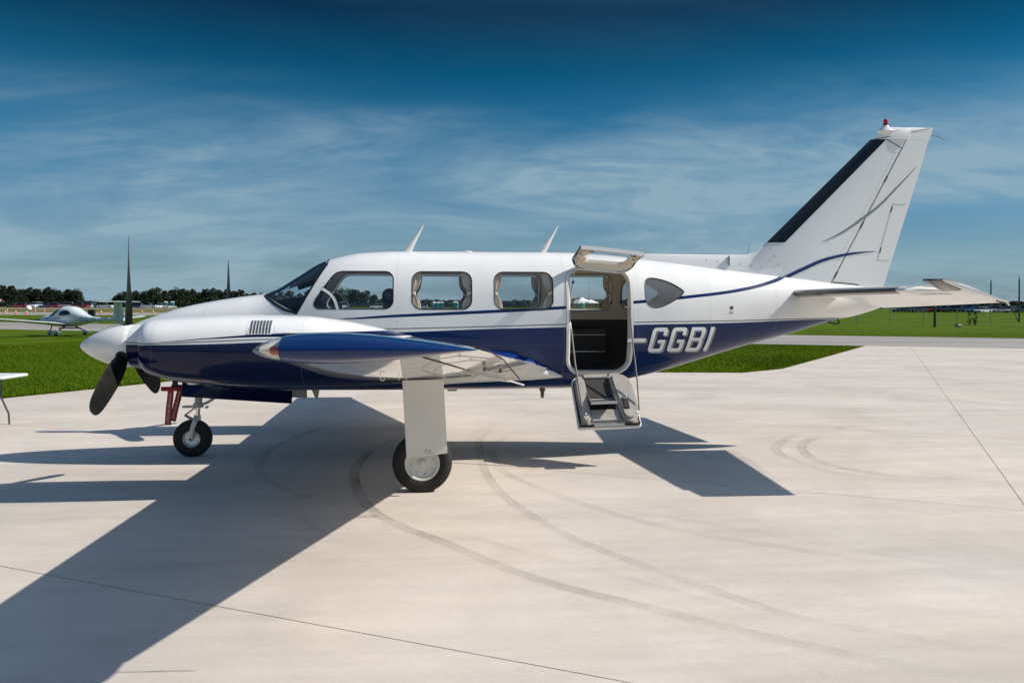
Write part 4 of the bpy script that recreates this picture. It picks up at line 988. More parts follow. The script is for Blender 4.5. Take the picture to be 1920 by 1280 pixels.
# fin, rudder, tail
def fin():
    le = lambda z: 4.24+(z-2.536)*1.0345; te = lambda z: 5.754+(z-1.973)*.3286; hg = lambda z: 5.055+(z-2.044)*.5526
    def half(x, z):
        u = (x-le(z))/(te(z)-le(z)); return tk(min(max(u, 0), 1))*.085*(te(z)-le(z))
    def col(z, x0, x1, n=18):
        u = [x0+(x1-x0)*(i/n)**1.6 for i in range(n+1)] if x0 == le(z) else [x0+(x1-x0)*i/n for i in range(n+1)]
        return [(x, -half(x, z)-.002, z) for x in u]+[(x, half(x, z)+.002, z) for x in u[::-1]]
    zs = [1.96, 2.1, 2.3, 2.536, 2.8, 3.1, 3.4, 3.7, 3.84]
    F_ = MB().loft([col(z, le(z), hg(z)-.008) for z in zs]).build('tail_fin', 'white_paint', plane, ang=40)
    zr = [1.975, 2.2, 2.6, 3.0, 3.4, 3.7, 3.84]
    ru = MB().loft([col(z, hg(z)+.008, te(z)) for z in zr]).build('rudder', 'white_paint', F_, ang=40)
    def zr_fin(p, side=-1, off=.004): return (p[0], side*(half(p[0], p[1])+.002+off), p[1])
    # tip cap with its beacon
    rings = []
    for z, k in ((3.842, 1.0), (3.90, .92), (3.95, .7), (3.985, .4), (4.002, .05)):
        x0 = le(3.84)+.02+(z-3.842)*1.1 if z < 3.95 else 5.72+(z-3.95)*1.5; x1 = 6.06+(z-3.842)*.35
        us = np.linspace(0, 1, 13); rings.append([(x0+(x1-x0)*u, -.052*k*math.sin(PI*min(u*.55+.02, .5)), z) for u in us]+[(x0+(x1-x0)*u, .052*k*math.sin(PI*min(u*.55+.02, .5)), z) for u in us[::-1]])
    capo = MB().loft(rings).build('fin_cap', 'white_paint', F_, ang=60)
    rings = []
    for z, k, x0 in ((3.842, 1, 6.045), (3.90, 1, 5.95), (3.955, .95, 5.90), (3.99, .75, 6.0), (4.004, .25, 6.12)):
        x1 = te(min(z, 4.0)); us = np.linspace(0, 1, 11); rings.append([(x0+(x1-x0)*u, -k*(half(x0+(x1-x0)*u, min(z, 3.9))+.002), z) for u in us]+[(x0+(x1-x0)*u, k*(half(x0+(x1-x0)*u, min(z, 3.9))+.002), z) for u in us[::-1]])
    MB().loft(rings).build('rudder_cap', 'white_paint', ru, ang=60)
    MB().lathe([(0, .10), (.02, .085), (.045, .05), (.07, .034), (.085, .030)], (5.79, 0, 3.945), (0, 0, 1), 24).build('beacon_base', 'white_paint', F_)
    MB().lathe([(0, .031), (.012, .031), (.013, .027), (.055, .026), (.07, .02), (.077, .006)], (5.79, 0, 4.028), (0, 0, 1), 18).build('beacon', 'bulb_red', F_)
    MB().lathe([(0, .034), (.014, .034)], (5.79, 0, 4.022), (0, 0, 1), 18).build('beacon_ring', 'seal', F_)
    # de-icing boot
    for side in (-1, 1):
        vs = []; fs = []; zz = np.linspace(2.536, 3.838, 14)
        for z in zz:
            w = .19+(3.84-z)/1.3*.02
            for i in range(9): x = le(z)+w*(i/8)**1.5; vs.append((x, side*(half(x, z)+.006), z))
        for j in range(13):
            for i in range(8): fs.append((j*9+i, j*9+i+1, (j+1)*9+i+1, (j+1)*9+i))
        MB().add(vs, fs).build('deicing_boot', 'boot_rubber', F_)
        # painted swooshes
        def ribbon(pts, ws, name, mat, par, off=.0045):
            P = [Vector(p) for p in pts]; Q = []; Wd = []
            for i in range(len(P)-1):
                p0, p1, p2, p3 = P[max(i-1, 0)], P[i], P[i+1], P[min(i+2, len(P)-1)]
                for k in range(8):
                    t = k/8; Q.append(.5*((2*p1)+(-p0+p2)*t+(2*p0-5*p1+4*p2-p3)*t*t+(-p0+3*p1-3*p2+p3)*t**3)); Wd.append(ws[i]+(ws[i+1]-ws[i])*t)
            Q.append(P[-1]); Wd.append(ws[-1]); vs = []; n = len(Q)
            for i, q in enumerate(Q):
                t = (Q[min(i+1, n-1)]-Q[max(i-1, 0)]).normalized(); s_ = Vector((-t.y, t.x))
                for sg in (1, -1): a = q+s_*sg*Wd[i]; vs.append(zr_fin((a.x, a.y), side, off))
            MB().add(vs, [(2*i, 2*i+1, 2*i+3, 2*i+2) for i in range(n-1)]).build(name, mat, par)
        ribbon([(4.912, 2.538), (5.167, 2.653), (5.41, 2.809), (5.689, 3.012), (5.934, 3.249), (6.194, 3.508)], [.001, .011, .015, .014, .010, .001], 'swoosh_stripe', 'stripe_grey', F_)
        ribbon([(4.34, 2.05), (4.55, 2.153), (4.674, 2.208), (4.95, 2.323), (5.298, 2.402), (5.657, 2.438)], [.021, .021, .021, .020, .015, .001], 'swoosh_stripe', 'stripe_blue', F_)
        def seam(pts, w, mat='seam', nm_='seam_line'):
            ribbon(pts, [w]*len(pts), nm_, mat, F_, .003)
        seam([(hg(z)+.001, z) for z in (2.05, 2.5, 3.0, 3.4, 3.72)], .005, 'stripe_grey'); seam([(6.0, 3.725), (5.86, 3.80), (5.78, 3.84)], .005, 'seal')
        seam([(5.62, 3.835), (5.9, 3.893), (6.1, 3.935), (6.36, 3.988)], .003, 'seal'); seam([(5.067, 2.045), (5.30, 2.03), (5.42, 2.015)], .006, 'seal')
        seam([(6.05, 3.03), (5.871, 3.03)], .003, 'stripe_grey'); seam([(5.871, 3.03), (5.669, 2.326)], .003, 'stripe_grey'); seam([(5.669, 2.326), (5.83, 2.326)], .003, 'stripe_grey')
        for z0 in (3.30, 2.72, 2.10): seam([(hg(z0), z0), (hg(z0+.08), z0+.08)], .010, 'seal', 'hinge_slot')
        for z0, x0 in ((2.42, 5.70), (2.93, 5.845)): seam([(x0, z0), (x0+.02, z0+.07)], .008, 'seal', 'hinge_slot')
        m = MB()
        for z0 in np.arange(2.25, 3.7, .075):
            p = zr_fin((hg(z0)-.055-(3.8-z0)*.01, z0), side, .002); m.lathe([(0, .006), (.002, .004)], p, (0, side, 0), 6)
        for z0 in np.arange(2.16, 2.52, .1): m.lathe([(0, .009), (.003, .006)], zr_fin((4.24+(2.536-z0)*.42, z0), side, .004), (0, side, 0), 6)
        for x0 in np.arange(3.45, 4.45, .14): m.lathe([(0, .009), (.003, .006)], (x0, side*.075, 2.40-(x0-2.7)*.12), (0, side, 0), 6)
        r_ = m.build('rivets', 'stripe_grey', F_); r_['kind'] = 'stuff'
    # dorsal fillet
    rings = []
    for x, zt, wb in ((2.62, 2.33, .02), (2.72, 2.387, .03), (3.2, 2.384, .036), (3.75, 2.38, .042), (3.99, 2.385, .06), (4.12, 2.435, .075), (4.24, 2.535, .085), (4.40, 2.62, .09)):
        zb = FF[0](x)-.05; rings.append([(x, -wb*1.25, zb), (x, -wb*.7, zb+(zt-zb)*.45), (x, -.022, zt-.02), (x, 0, zt), (x, .022, zt-.02), (x, wb*.7, zb+(zt-zb)*.45), (x, wb*1.25, zb)])
    do = MB().loft(rings).build('dorsal_fin', 'white_paint', F_, ang=50)
    MB().box((3.752, 0, 2.305), (.008, .10, .12)).build('dorsal_seam', 'seam', do)
    MB().tube([(6.40, 0, 3.905), (6.46, -.01, 3.90), (6.56, -.02, 3.855)], .0045, 6).build('static_wick', 'seal', ru)
    MB().tube([(4.0, 0, 2.40), (4.03, 0, 2.53)], .0025, 5).build('whip_antenna', 'steel_dark', plane)
fin()
def stab(side):
    t = .125
    def dims(Y): return (4.43+(Y-.2)*.079, 5.03+(Y-.2)*.008, 1.903, .115)
    def half_(u, ch): return tk(u)*t*ch
    Ys = [.05, .3, .7, 1.2, 1.8, 2.3, 2.44]
    def colS(Y, u1=.62):
        le, h, z, _ = dims(Y); ch = (h-le)/u1
        us = [u for u in US if u < u1]+[u1]; return [(le+u*ch, side*Y, z+half_(u, ch)) for u in us]+[(le+u*ch, side*Y, z-half_(u, ch)) for u in us[::-1]]
    st = MB().loft([colS(Y) for Y in Ys]).build('tailplane', 'white_under', plane, ang=40)
    le, h, z, _ = dims(2.44)
    MB().loft([[(le+.0+dx*(h-le), side*Y, z+k*(.036*math.sin(PI*min(dx*1.4+.02, .72)))) for dx in np.linspace(0, 1, 9)]+[(le+dx*(h-le), side*Y, z-k*(.040*math.sin(PI*min(dx*1.4+.02, .72)))) for dx in np.linspace(1, 0, 9)] for Y, k in ((2.43, 1), (2.46, .8), (2.475, .4), (2.48, .05))]).build('tailplane_tip', 'white_paint', st, ang=60)
    vs = []; fs = []; yy = np.linspace(.14, 2.30, 12)
    for Y in yy:
        le, h, z, _ = dims(Y); ch = (h-le)/.62; us = [.085, .05, .025, .0125, .005, 0]
        for u in us: vs.append((le+u*ch-.003*(1-u*8), side*Y, z+half_(u, ch)+.003))
        for u in us[::-1]: vs.append((le+u*ch-.003*(1-u*8), side*Y, z-half_(u, ch)-.003))
    for j in range(11):
        for i in range(11): fs.append((j*12+i, j*12+i+1, (j+1)*12+i+1, (j+1)*12+i))
    MB().add(vs, fs).build('deicing_boot', 'boot_rubber', st)
    dr = R(17); c, s = math.cos(dr), math.sin(dr)
    def el(Y, x, dz):           # elevator drooped about its hinge
        _, h, z, _ = dims(Y); return (h+.012+x*c-dz*(-s)*-1, side*Y, z-x*s+dz*c)
    def ecol(Y, ch, front=0.0, k=1):
        th = .042*k; us = [-front]+[0, .15, .35, .6, .85, 1.0] if front else [0, .15, .35, .6, .85, 1.0]
        prof = lambda u: th*(1-u)**.9 if u >= 0 else th*max(.0, 1-(u/front)**2)**.5 if front else th
        if front: us = [-front, -front*.97, -front*.85, -front*.6, -front*.3, 0, .15, .35, .6, .85, 1.0]
        xs_ = [(u*ch if u >= 0 else u) for u in us]
        return [el(Y, x, prof(u)+.003) for x, u in zip(xs_, us)]+[el(Y, x, -prof(u)-.003) for x, u in zip(xs_[::-1], us[::-1])]
    e = MB().loft([ecol(Y, .585-.075*(Y-.25)) for Y in (.30, .8, 1.4, 2.0, 2.49)]).build('elevator', 'white_under', st, ang=40)
    MB().loft([ecol(Y, .585-.075*(Y-.25), .31-(Y-2.5)*.10, k) for Y, k in ((2.492, 1), (2.60, 1), (2.70, .95), (2.75, .7), (2.77, .25))]).build('elevator_horn', 'white_under', e, ang=50)
    vs = []; fs = []; yy = [2.486, 2.56, 2.64, 2.71, 2.755]
    for Y in yy:
        k = 1 if Y < 2.72 else .75; f_ = .31-(Y-2.5)*.10
        P = [(.10, 1), (.16, 1), (.22, 1), (.27, 1), (.295, 1), (f_, 1)]
        for a, _ in P: a = min(a, f_); vs.append(el(Y, -a, .042*k*max(0, 1-(a/f_)**2)**.5+.006))
        for a, _ in P[::-1]: a = min(a, f_); vs.append(el(Y, -a-(.004 if a == f_ else 0), -.042*k*max(0, 1-(a/f_)**2)**.5-.006))
    for j in range(4):
        for i in range(11): fs.append((j*12+i, j*12+i+1, (j+1)*12+i+1, (j+1)*12+i))
    MB().add(vs, fs).build('deicing_boot', 'boot_rubber', e)
    p = Vector(el(2.70, .30, -.02)); q = Vector(el(2.70, .42, -.004))
    MB().tube([p, q], .006, 6).build('wick_mount', 'steel_dark', e); MB().tube([q, q+Vector((.03, -.01*side, -.02))], .007, 6).build('wick_mount', 'rim_white', e); MB().tube([q+Vector((.03, 0, -.02)), q+Vector((.075, 0, -.09)), q+Vector((.11, 0, -.17))], .005, 6).build('static_wick', 'seal', e)
    for k in range(6): MB().lathe([(0, .005), (.002, .003)], el(2.66-.0*k, -.05+k*.07, -.04+k*.004), (0, 0, -1), 6).build('screw', 'stripe_grey', e)
stab(-1); stab(1)
m = MB(); m.tube([(5.02, 0, 1.56), (5.10, 0, 1.535), (5.17, 0, 1.53), (5.185, 0, 1.555), (5.15, 0, 1.60)], .011, 8); m.build('tail_tie_down', 'seal', plane)

# landing gear
def wheel(cx, cy, r, w, rim, par, rimmat='rim_white', out=-1, hub=.05):
    prof = [(-w*.36, rim*1.0), (-w*.46, rim*1.12), (-w*.5, rim+(r-rim)*.45), (-w*.44, r*.93), (-w*.30, r*.985), (-w*.12, r), (0, r*1.001), (w*.12, r), (w*.30, r*.985), (w*.44, r*.93), (w*.5, rim+(r-rim)*.45), (w*.46, rim*1.12), (w*.36, rim)]
    m = MB(); n = 48; rings = []
    for d, rr in prof: rings.append([(cx+rr*math.cos(2*PI*k/n), cy+d, max(r*.972+rr*math.sin(2*PI*k/n), .002)) for k in range(n)])
    ty = m.loft(rings, caps=False).build('tyre', 'rubber', par, ang=60)
    zc = r*.972
    if True:
        pr = [(-w*.42, rim*1.06), (-w*.45, rim*1.02), (-w*.42, rim*.93), (-w*.28, rim*.86), (-w*.24, rim*.55), (-w*.27, rim*.30), (-w*.30, rim*.27), (-w*.30, .001)]
        rm = MB()
        for sg in (-1, 1):
            rings = [[(cx+rr*math.cos(2*PI*k/40), cy+(d if sg < 0 else -d), zc+rr*math.sin(2*PI*k/40)) for k in range(40)] for d, rr in pr]; rm.loft(rings, caps=False)
        rmo = rm.build('rim', rimmat, par, ang=30)
        for k in range(8):
            a = 2*PI*(k+.3)/8; MB().lathe([(0, .007), (.012, .006), (.013, .001)], (cx+rim*.68*math.cos(a), cy-w*.25, zc+rim*.68*math.sin(a)), (0, -1, 0), 8).build('wheel_bolt', 'gear_grey', rmo)
        MB().lathe([(0, hub*.6), (.02, hub*.58), (.024, hub*.45)], (cx, cy-w*.30, zc), (0, -1, 0), 20).build('hub_cap', 'rim_white', rmo)
    return ty
def main_gear(side):
    g = bpy.data.objects.new('main_gear', None); COL.objects.link(g); g.parent = plane; g.empty_display_size = .2
    wy = side*2.12
    wheel(.022, wy, .28, .165, .155, g)
    m = MB(); m.tube([(.03, side*2.0, 1.2), (.03, side*2.0, .62)], .045, 14); m.build('gear_leg', 'gear_grey', g)
    m = MB(); m.tube([(.03, side*2.0, .63), (.03, side*2.0, .30)], .028, 12); m.build('oleo', 'chrome', g)
    m = MB(); m.tube([(.03, side*2.0, .34), (.022, side*2.0, .272), (.022, side*2.13, .272)], .03, 10); m.build('axle', 'gear_grey', g)
    m = MB(); m.tube([(.03, side*2.0, .66), (.13, side*2.0, .50), (.04, side*2.0, .33)], .013, 6); m.build('torque_link', 'gear_grey', g)
    m = MB(); m.tube([(.03, side*1.98, .85), (.03, side*1.5, 1.05)], .022, 8); m.build('side_brace', 'gear_grey', g)
    # leg door on the outer side
    y0, y1 = side*2.35, side*2.315
    P = [(-.160, 1.062), (.216, 1.068), (.252, .392), (-.120, .352)]
    vs = [(x, y0+(1.06-z)*.012*side, z) for x, z in P]+[(x, y1+(1.06-z)*.012*side, z) for x, z in P]
    d = MB().add(vs, [(0, 1, 2, 3), (7, 6, 5, 4), (0, 4, 5, 1), (1, 5, 6, 2), (2, 6, 7, 3), (3, 7, 4, 0)]).build('gear_door', 'door_white', g, bevel=.004)
    for k, (a, b) in enumerate(((.035, .018), (.03, .03), (.03, .012))):
        z = .425-k*.013
        for j in range(5):
            if (j+k) % 4 == 3: continue
            x = .045+j*.012-.0; yq = y0+(1.06-z)*.012*side+side*.002
            MB().add([(x, yq, z), (x+.009, yq, z), (x+.009, yq, z+.004), (x, yq, z+.004)], [(0, 1, 2, 3)]).build('stencil_print', 'ink', d)
    MB().box((.02, side*2.33, 1.062), (.39, .03, .008)).build('door_hinge', 'seal', d)
simple('door_white', (.72, .70, .66), .4, vary=.04, vscale=3)
main_gear(-1); main_gear(1)
def nose_gear():
    g = bpy.data.objects.new('nose_gear', None); COL.objects.link(g); g.parent = plane; g.empty_display_size = .2
    wheel(-2.645, 0, .216, .15, .098, g, 'alu')
    m = MB(); m.tube([(-2.565, 0, 1.0), (-2.585, 0, .60)], .042, 14); m.tube([(-2.584, 0, .61), (-2.586, 0, .565)], .058, 14); m.build('nose_leg', 'gear_grey', g)
    MB().tube([(-2.585, 0, .58), (-2.597, 0, .42)], .026, 12).build('oleo', 'chrome', g)
    m = MB(); m.tube([(-2.597, 0, .47), (-2.60, 0, .40)], .042, 12)
    for sg in (-1, 1):
        P = [(-2.60, sg*.03, .44), (-2.605, sg*.085, .40), (-2.625, sg*.105, .33), (-2.642, sg*.105, .21)]
        m.tube(P, [.026, .030, .026, .020], 10)
    m.build('fork', 'rim_white', g)
    MB().tube([(-2.645, -.125, .21), (-2.645, .125, .21)], .016, 12).build('axle', 'steel_dark', g)
    m = MB()
    for sy in (-.03, .03): m.tube([(-2.60, sy, .575), (-2.735, sy*.6, .475)], .009, 6); m.tube([(-2.735, sy*.6, .475), (-2.62, sy, .405)], .011, 6)
    m.build('torque_link', 'gear_grey', g)
    m = MB(); m.box((-2.665, 0, .572), (.19, .05, .022)); m.tube([(-2.70, -.05, .572), (-2.70, .05, .572)], .012, 8); m.tube([(-2.49, -.03, .565), (-2.49, .03, .565)], .014, 8); m.build('steering_arm', 'gear_grey', g)
    MB().tube([(-2.57, -.02, .585), (-2.47, -.03, .625), (-2.2, -.05, .80)], .016, 8).build('drag_brace', 'gear_grey', g)
    for side in (-1, 1):
        y = side*.235; P = [(-2.70, .855), (-1.475, .772), (-1.475, .628), (-2.695, .715)]
        if side > 0: P = [(x+.09, z) for x, z in P]
        vs = [(x, y+side*(.86-z)*.25, z) for x, z in P]+[(x, y-side*.014+side*(.86-z)*.25, z) for x, z in P]
        d = MB().add(vs, [(0, 1, 2, 3), (7, 6, 5, 4), (0, 4, 5, 1), (1, 5, 6, 2), (2, 6, 7, 3), (3, 7, 4, 0)]).build('nose_gear_door', 'dark_blue' if side < 0 else 'gear_grey', g, bevel=.003)
nose_gear()
# belly and roof fittings
def blade_ant(x0, x1, xt, z0, zt, name):
    m = MB(); rings = []
    for u in np.linspace(0, 1, 6):
        a = x0+(xt-.012-x0)*u; b = x1+(xt-x1)*u; z = z0+(zt-z0)*u; w = .016*(1-u*.75)
        rings.append([(a+(b-a)*t, w*math.sin(PI*t)**.7*sg, z) for sg, seq in ((-1, (0, .15, .4, .7, 1)), (1, (.7, .4, .15))) for t in seq])
    m.loft(rings).build(name, 'white_paint', plane, ang=60)
blade_ant(-.25, -.13, .018, 2.375, 2.708, 'blade_antenna'); blade_ant(1.372, 1.478, 1.636, 2.375, 2.712, 'blade_antenna')
MB().lathe([(0, .062), (.012, .06), (.02, .035), (.022, .001)], (.535, 0, 2.385), (0, 0, 1), 20).build('gps_antenna', 'white_paint', plane)
MB().prism([(-1.30, .775), (-1.20, .775), (-1.22, .66), (-1.25, .66)], 1, -.012, .012).build('belly_antenna', 'gear_grey', plane, bevel=.003)
m = MB(); m.box((.36, .1, .735), (.12, .05, .03)); m.build('belly_fitting', 'gear_grey', plane, bevel=.008)
m = MB(); m.lathe([(0, .018), (.02, .018), (.022, .036), (.05, .036), (.052, .024), (.09, .024), (.092, .020), (.135, .018), (.136, .010)], (1.444, 0, .775), (0, 0, -1), 16); m.build('fuel_drain_fitting', 'brass', plane, ang=30)
for x, z in ((3.62, 1.73),): 
    o = patch('static_port', [(x+.022*math.cos(2*PI*k/16), z+.022*math.sin(2*PI*k/16)) for k in range(16)], -1, .003, 'ink', plane, 2); patch('static_port_ring', [(x+.008*math.cos(2*PI*k/16), z+.008*math.sin(2*PI*k/16)) for k in range(16)], -1, .005, 'alu', o, 2)
    for k in range(3): patch('stencil_print', [(x-.03, z-.048-.012*k), (x+.03-.008*k, z-.048-.012*k), (x+.03-.008*k, z-.042-.012*k), (x-.03, z-.042-.012*k)], -1, .003, 'stripe_grey', o, 2)
# pitot masts under the nose
PIT = [(-2.80, -.16), (-2.765, .10)]
for x, y in PIT:
    m = MB(); m.box((x, y, .86), (.06, .022, .16)); m.tube([(x+.02, y, .795), (x-.09, y, .795)], .016, 10); m.build('pitot_mast', 'cockpit_black', plane, bevel=.004)

# registration letters on the rear fuselage
def letters():
    Gp = [[(.2, 0), (.8, 0), (.93, .03), (1, .12), (1, .50), (.50, .50), (.50, .37), (.75, .37), (.75, .18), (.70, .145), (.30, .145), (.25, .18), (.25, .82), (.30, .855), (.70, .855), (.75, .82), (.75, .68), (1, .68), (1, .88), (.93, .97), (.8, 1), (.2, 1), (.07, .97), (0, .88), (0, .12), (.07, .03)]]
    Bp = [[(0, 0), (.8, 0), (.93, .03), (1, .12), (1, .42), (.92, .5), (1, .58), (1, .88), (.93, .97), (.8, 1), (0, 1)], [(.25, .145), (.70, .145), (.75, .18), (.75, .40), (.70, .435), (.25, .435)], [(.25, .565), (.70, .565), (.75, .60), (.75, .82), (.70, .855), (.25, .855)]]
    Ip = [[(0, 0), (.26, 0), (.26, 1), (0, 1)]]; Dp = [[(0, .42), (1, .42), (1, .575), (0, .575)]]
    Lw = .185; H = .282
    def mk(polys, x0, z0, w, off, dx, dz, mat, name, par):
        cu = bpy.data.curves.new('c', 'CURVE'); cu.dimensions = '2D'; cu.fill_mode = 'FRONT'
        for P in polys:
            s = cu.splines.new('POLY'); s.points.add(len(P)-1); s.use_cyclic_u = True
            for pt, (a, b) in zip(s.points, P): pt.co = (a*w+b*H*.25, b*H, 0, 1)
        ob = bpy.data.objects.new('c', cu); COL.objects.link(ob); dg = bpy.context.evaluated_depsgraph_get()
        me = bpy.data.meshes.new_from_object(ob.evaluated_get(dg)); bpy.data.objects.remove(ob); bpy.data.curves.remove(cu)
        bm = bmesh.new(); bm.from_mesh(me)
        for k in range(1, 14): bmesh.ops.bisect_plane(bm, geom=bm.faces[:]+bm.edges[:]+bm.verts[:], plane_co=(0, H*k/14, 0), plane_no=(0, 1, 0))
        for k in range(-2, 14): bmesh.ops.bisect_plane(bm, geom=bm.faces[:]+bm.edges[:]+bm.verts[:], plane_co=(k*.025, 0, 0), plane_no=(1, 0, 0))
        for v in bm.verts:
            x, z = x0+v.co.x+dx, z0+v.co.y+dz; v.co = (x, -(ysurf(x, z)+off), z)
        bm.to_mesh(me); bm.free(); me.polygons.foreach_set('use_smooth', [True]*len(me.polygons)); me.materials.clear()
        return link(name, me, mat, par)
    for ch, x0, w in ((Dp, 2.30, .215), (Gp, 2.572, Lw), (Gp, 2.808, Lw), (Bp, 3.044, Lw), (Ip, 3.285, Lw)):
        z0 = 1.218+(x0-2.58)*.008
        o = mk(ch, x0, z0, w, .0105, 0, 0, 'letter_white', 'registration_letter', plane)
        mk(ch, x0, z0, w, .0030, .019, -.016, 'letter_shade', 'letter_shade', o); mk(ch, x0, z0, w, .0068, .0065, -.0055, 'dark_blue', 'letter_edge', o)
simple('letter_shade', (.30, .31, .315), .35, coat=.4); simple('letter_white', (.84, .84, .83), .4, coat=.3)
letters()

# ------------------------------------------------------------------ red pitot covers
def cover(x, y, rot, label):
    o = thing('pitot_cover', label, 'warning tag', (x-.02, y, .795), 0, 'red pitot covers under the nose')
    MB().tube([(.05, 0, 0), (-.13, 0, 0)], .026, 10).build('sleeve', 'red_cover', o)
    M = Matrix.Rotation(R(rot), 3, 'Y'); m = MB(); nz = 10
    rings = []
    for k in range(nz+1):
        z = -.015-.395*k/nz; p = [Vector((sx*.034, sy*.004+.006*math.sin(k*.8), z)) for sx, sy in ((-1, -1), (1, -1), (1, 1), (-1, 1))]; rings.append([M @ q+Vector((-.02, -.02, 0)) for q in p])
    st = m.loft(rings).build('streamer', 'red_cover', o, ang=40)
    cu = bpy.data.curves.new('c', 'FONT'); cu.body = 'REMOVE BEFORE FLIGHT'; cu.size = .036; cu.align_x = 'CENTER'; cu.align_y = 'CENTER'
    ob = bpy.data.objects.new('c', cu); COL.objects.link(ob); dg = bpy.context.evaluated_depsgraph_get(); me = bpy.data.meshes.new_from_object(ob.evaluated_get(dg)); bpy.data.objects.remove(ob); bpy.data.curves.remove(cu)
    xs_ = [v.co.x for v in me.vertices]; sc = .33/(max(xs_)-min(xs_))
    for v in me.vertices: v.co = (M @ Vector((v.co.y*1.0, -.013, -.215-v.co.x*sc)))+Vector((-.02, -.02, 0))
    me.materials.clear(); link('printed_words', me, 'print_white', st)
cover(*PIT[0], 5, 'front red tag printed REMOVE BEFORE FLIGHT hanging nearest the propeller'); cover(*PIT[1], 13, 'rear red tag printed REMOVE BEFORE FLIGHT hanging against the nose gear door')

# ------------------------------------------------------------------ folding table at the left
def table():
    o = thing('folding_table', 'white plastic folding table with thin bent steel legs at the left edge', 'table', (-6.76, 2.75, 0), R(-4))
    MB().prism(rrect(-.92, -.36, .92, .36, .05, 4), 2, .705, .745).build('table_top', 'table_white', o, bevel=.012)
    for x in (-.62, .62):
        for y in (-.26, .26):
            sg = 1 if x > 0 else -1
            MB().tube([(x-.06*sg, y, .70), (x-.06*sg, y, .40), (x+.05*sg, y, .16), (x+.06*sg, y, .0)], .014, 8).build('leg', 'steel_dark', o)
        MB().tube([(x-.06*(1 if x > 0 else -1), -.26, .40), (x-.06*(1 if x > 0 else -1), .26, .40)], .012, 8).build('crossbar', 'steel_dark', o)
table()

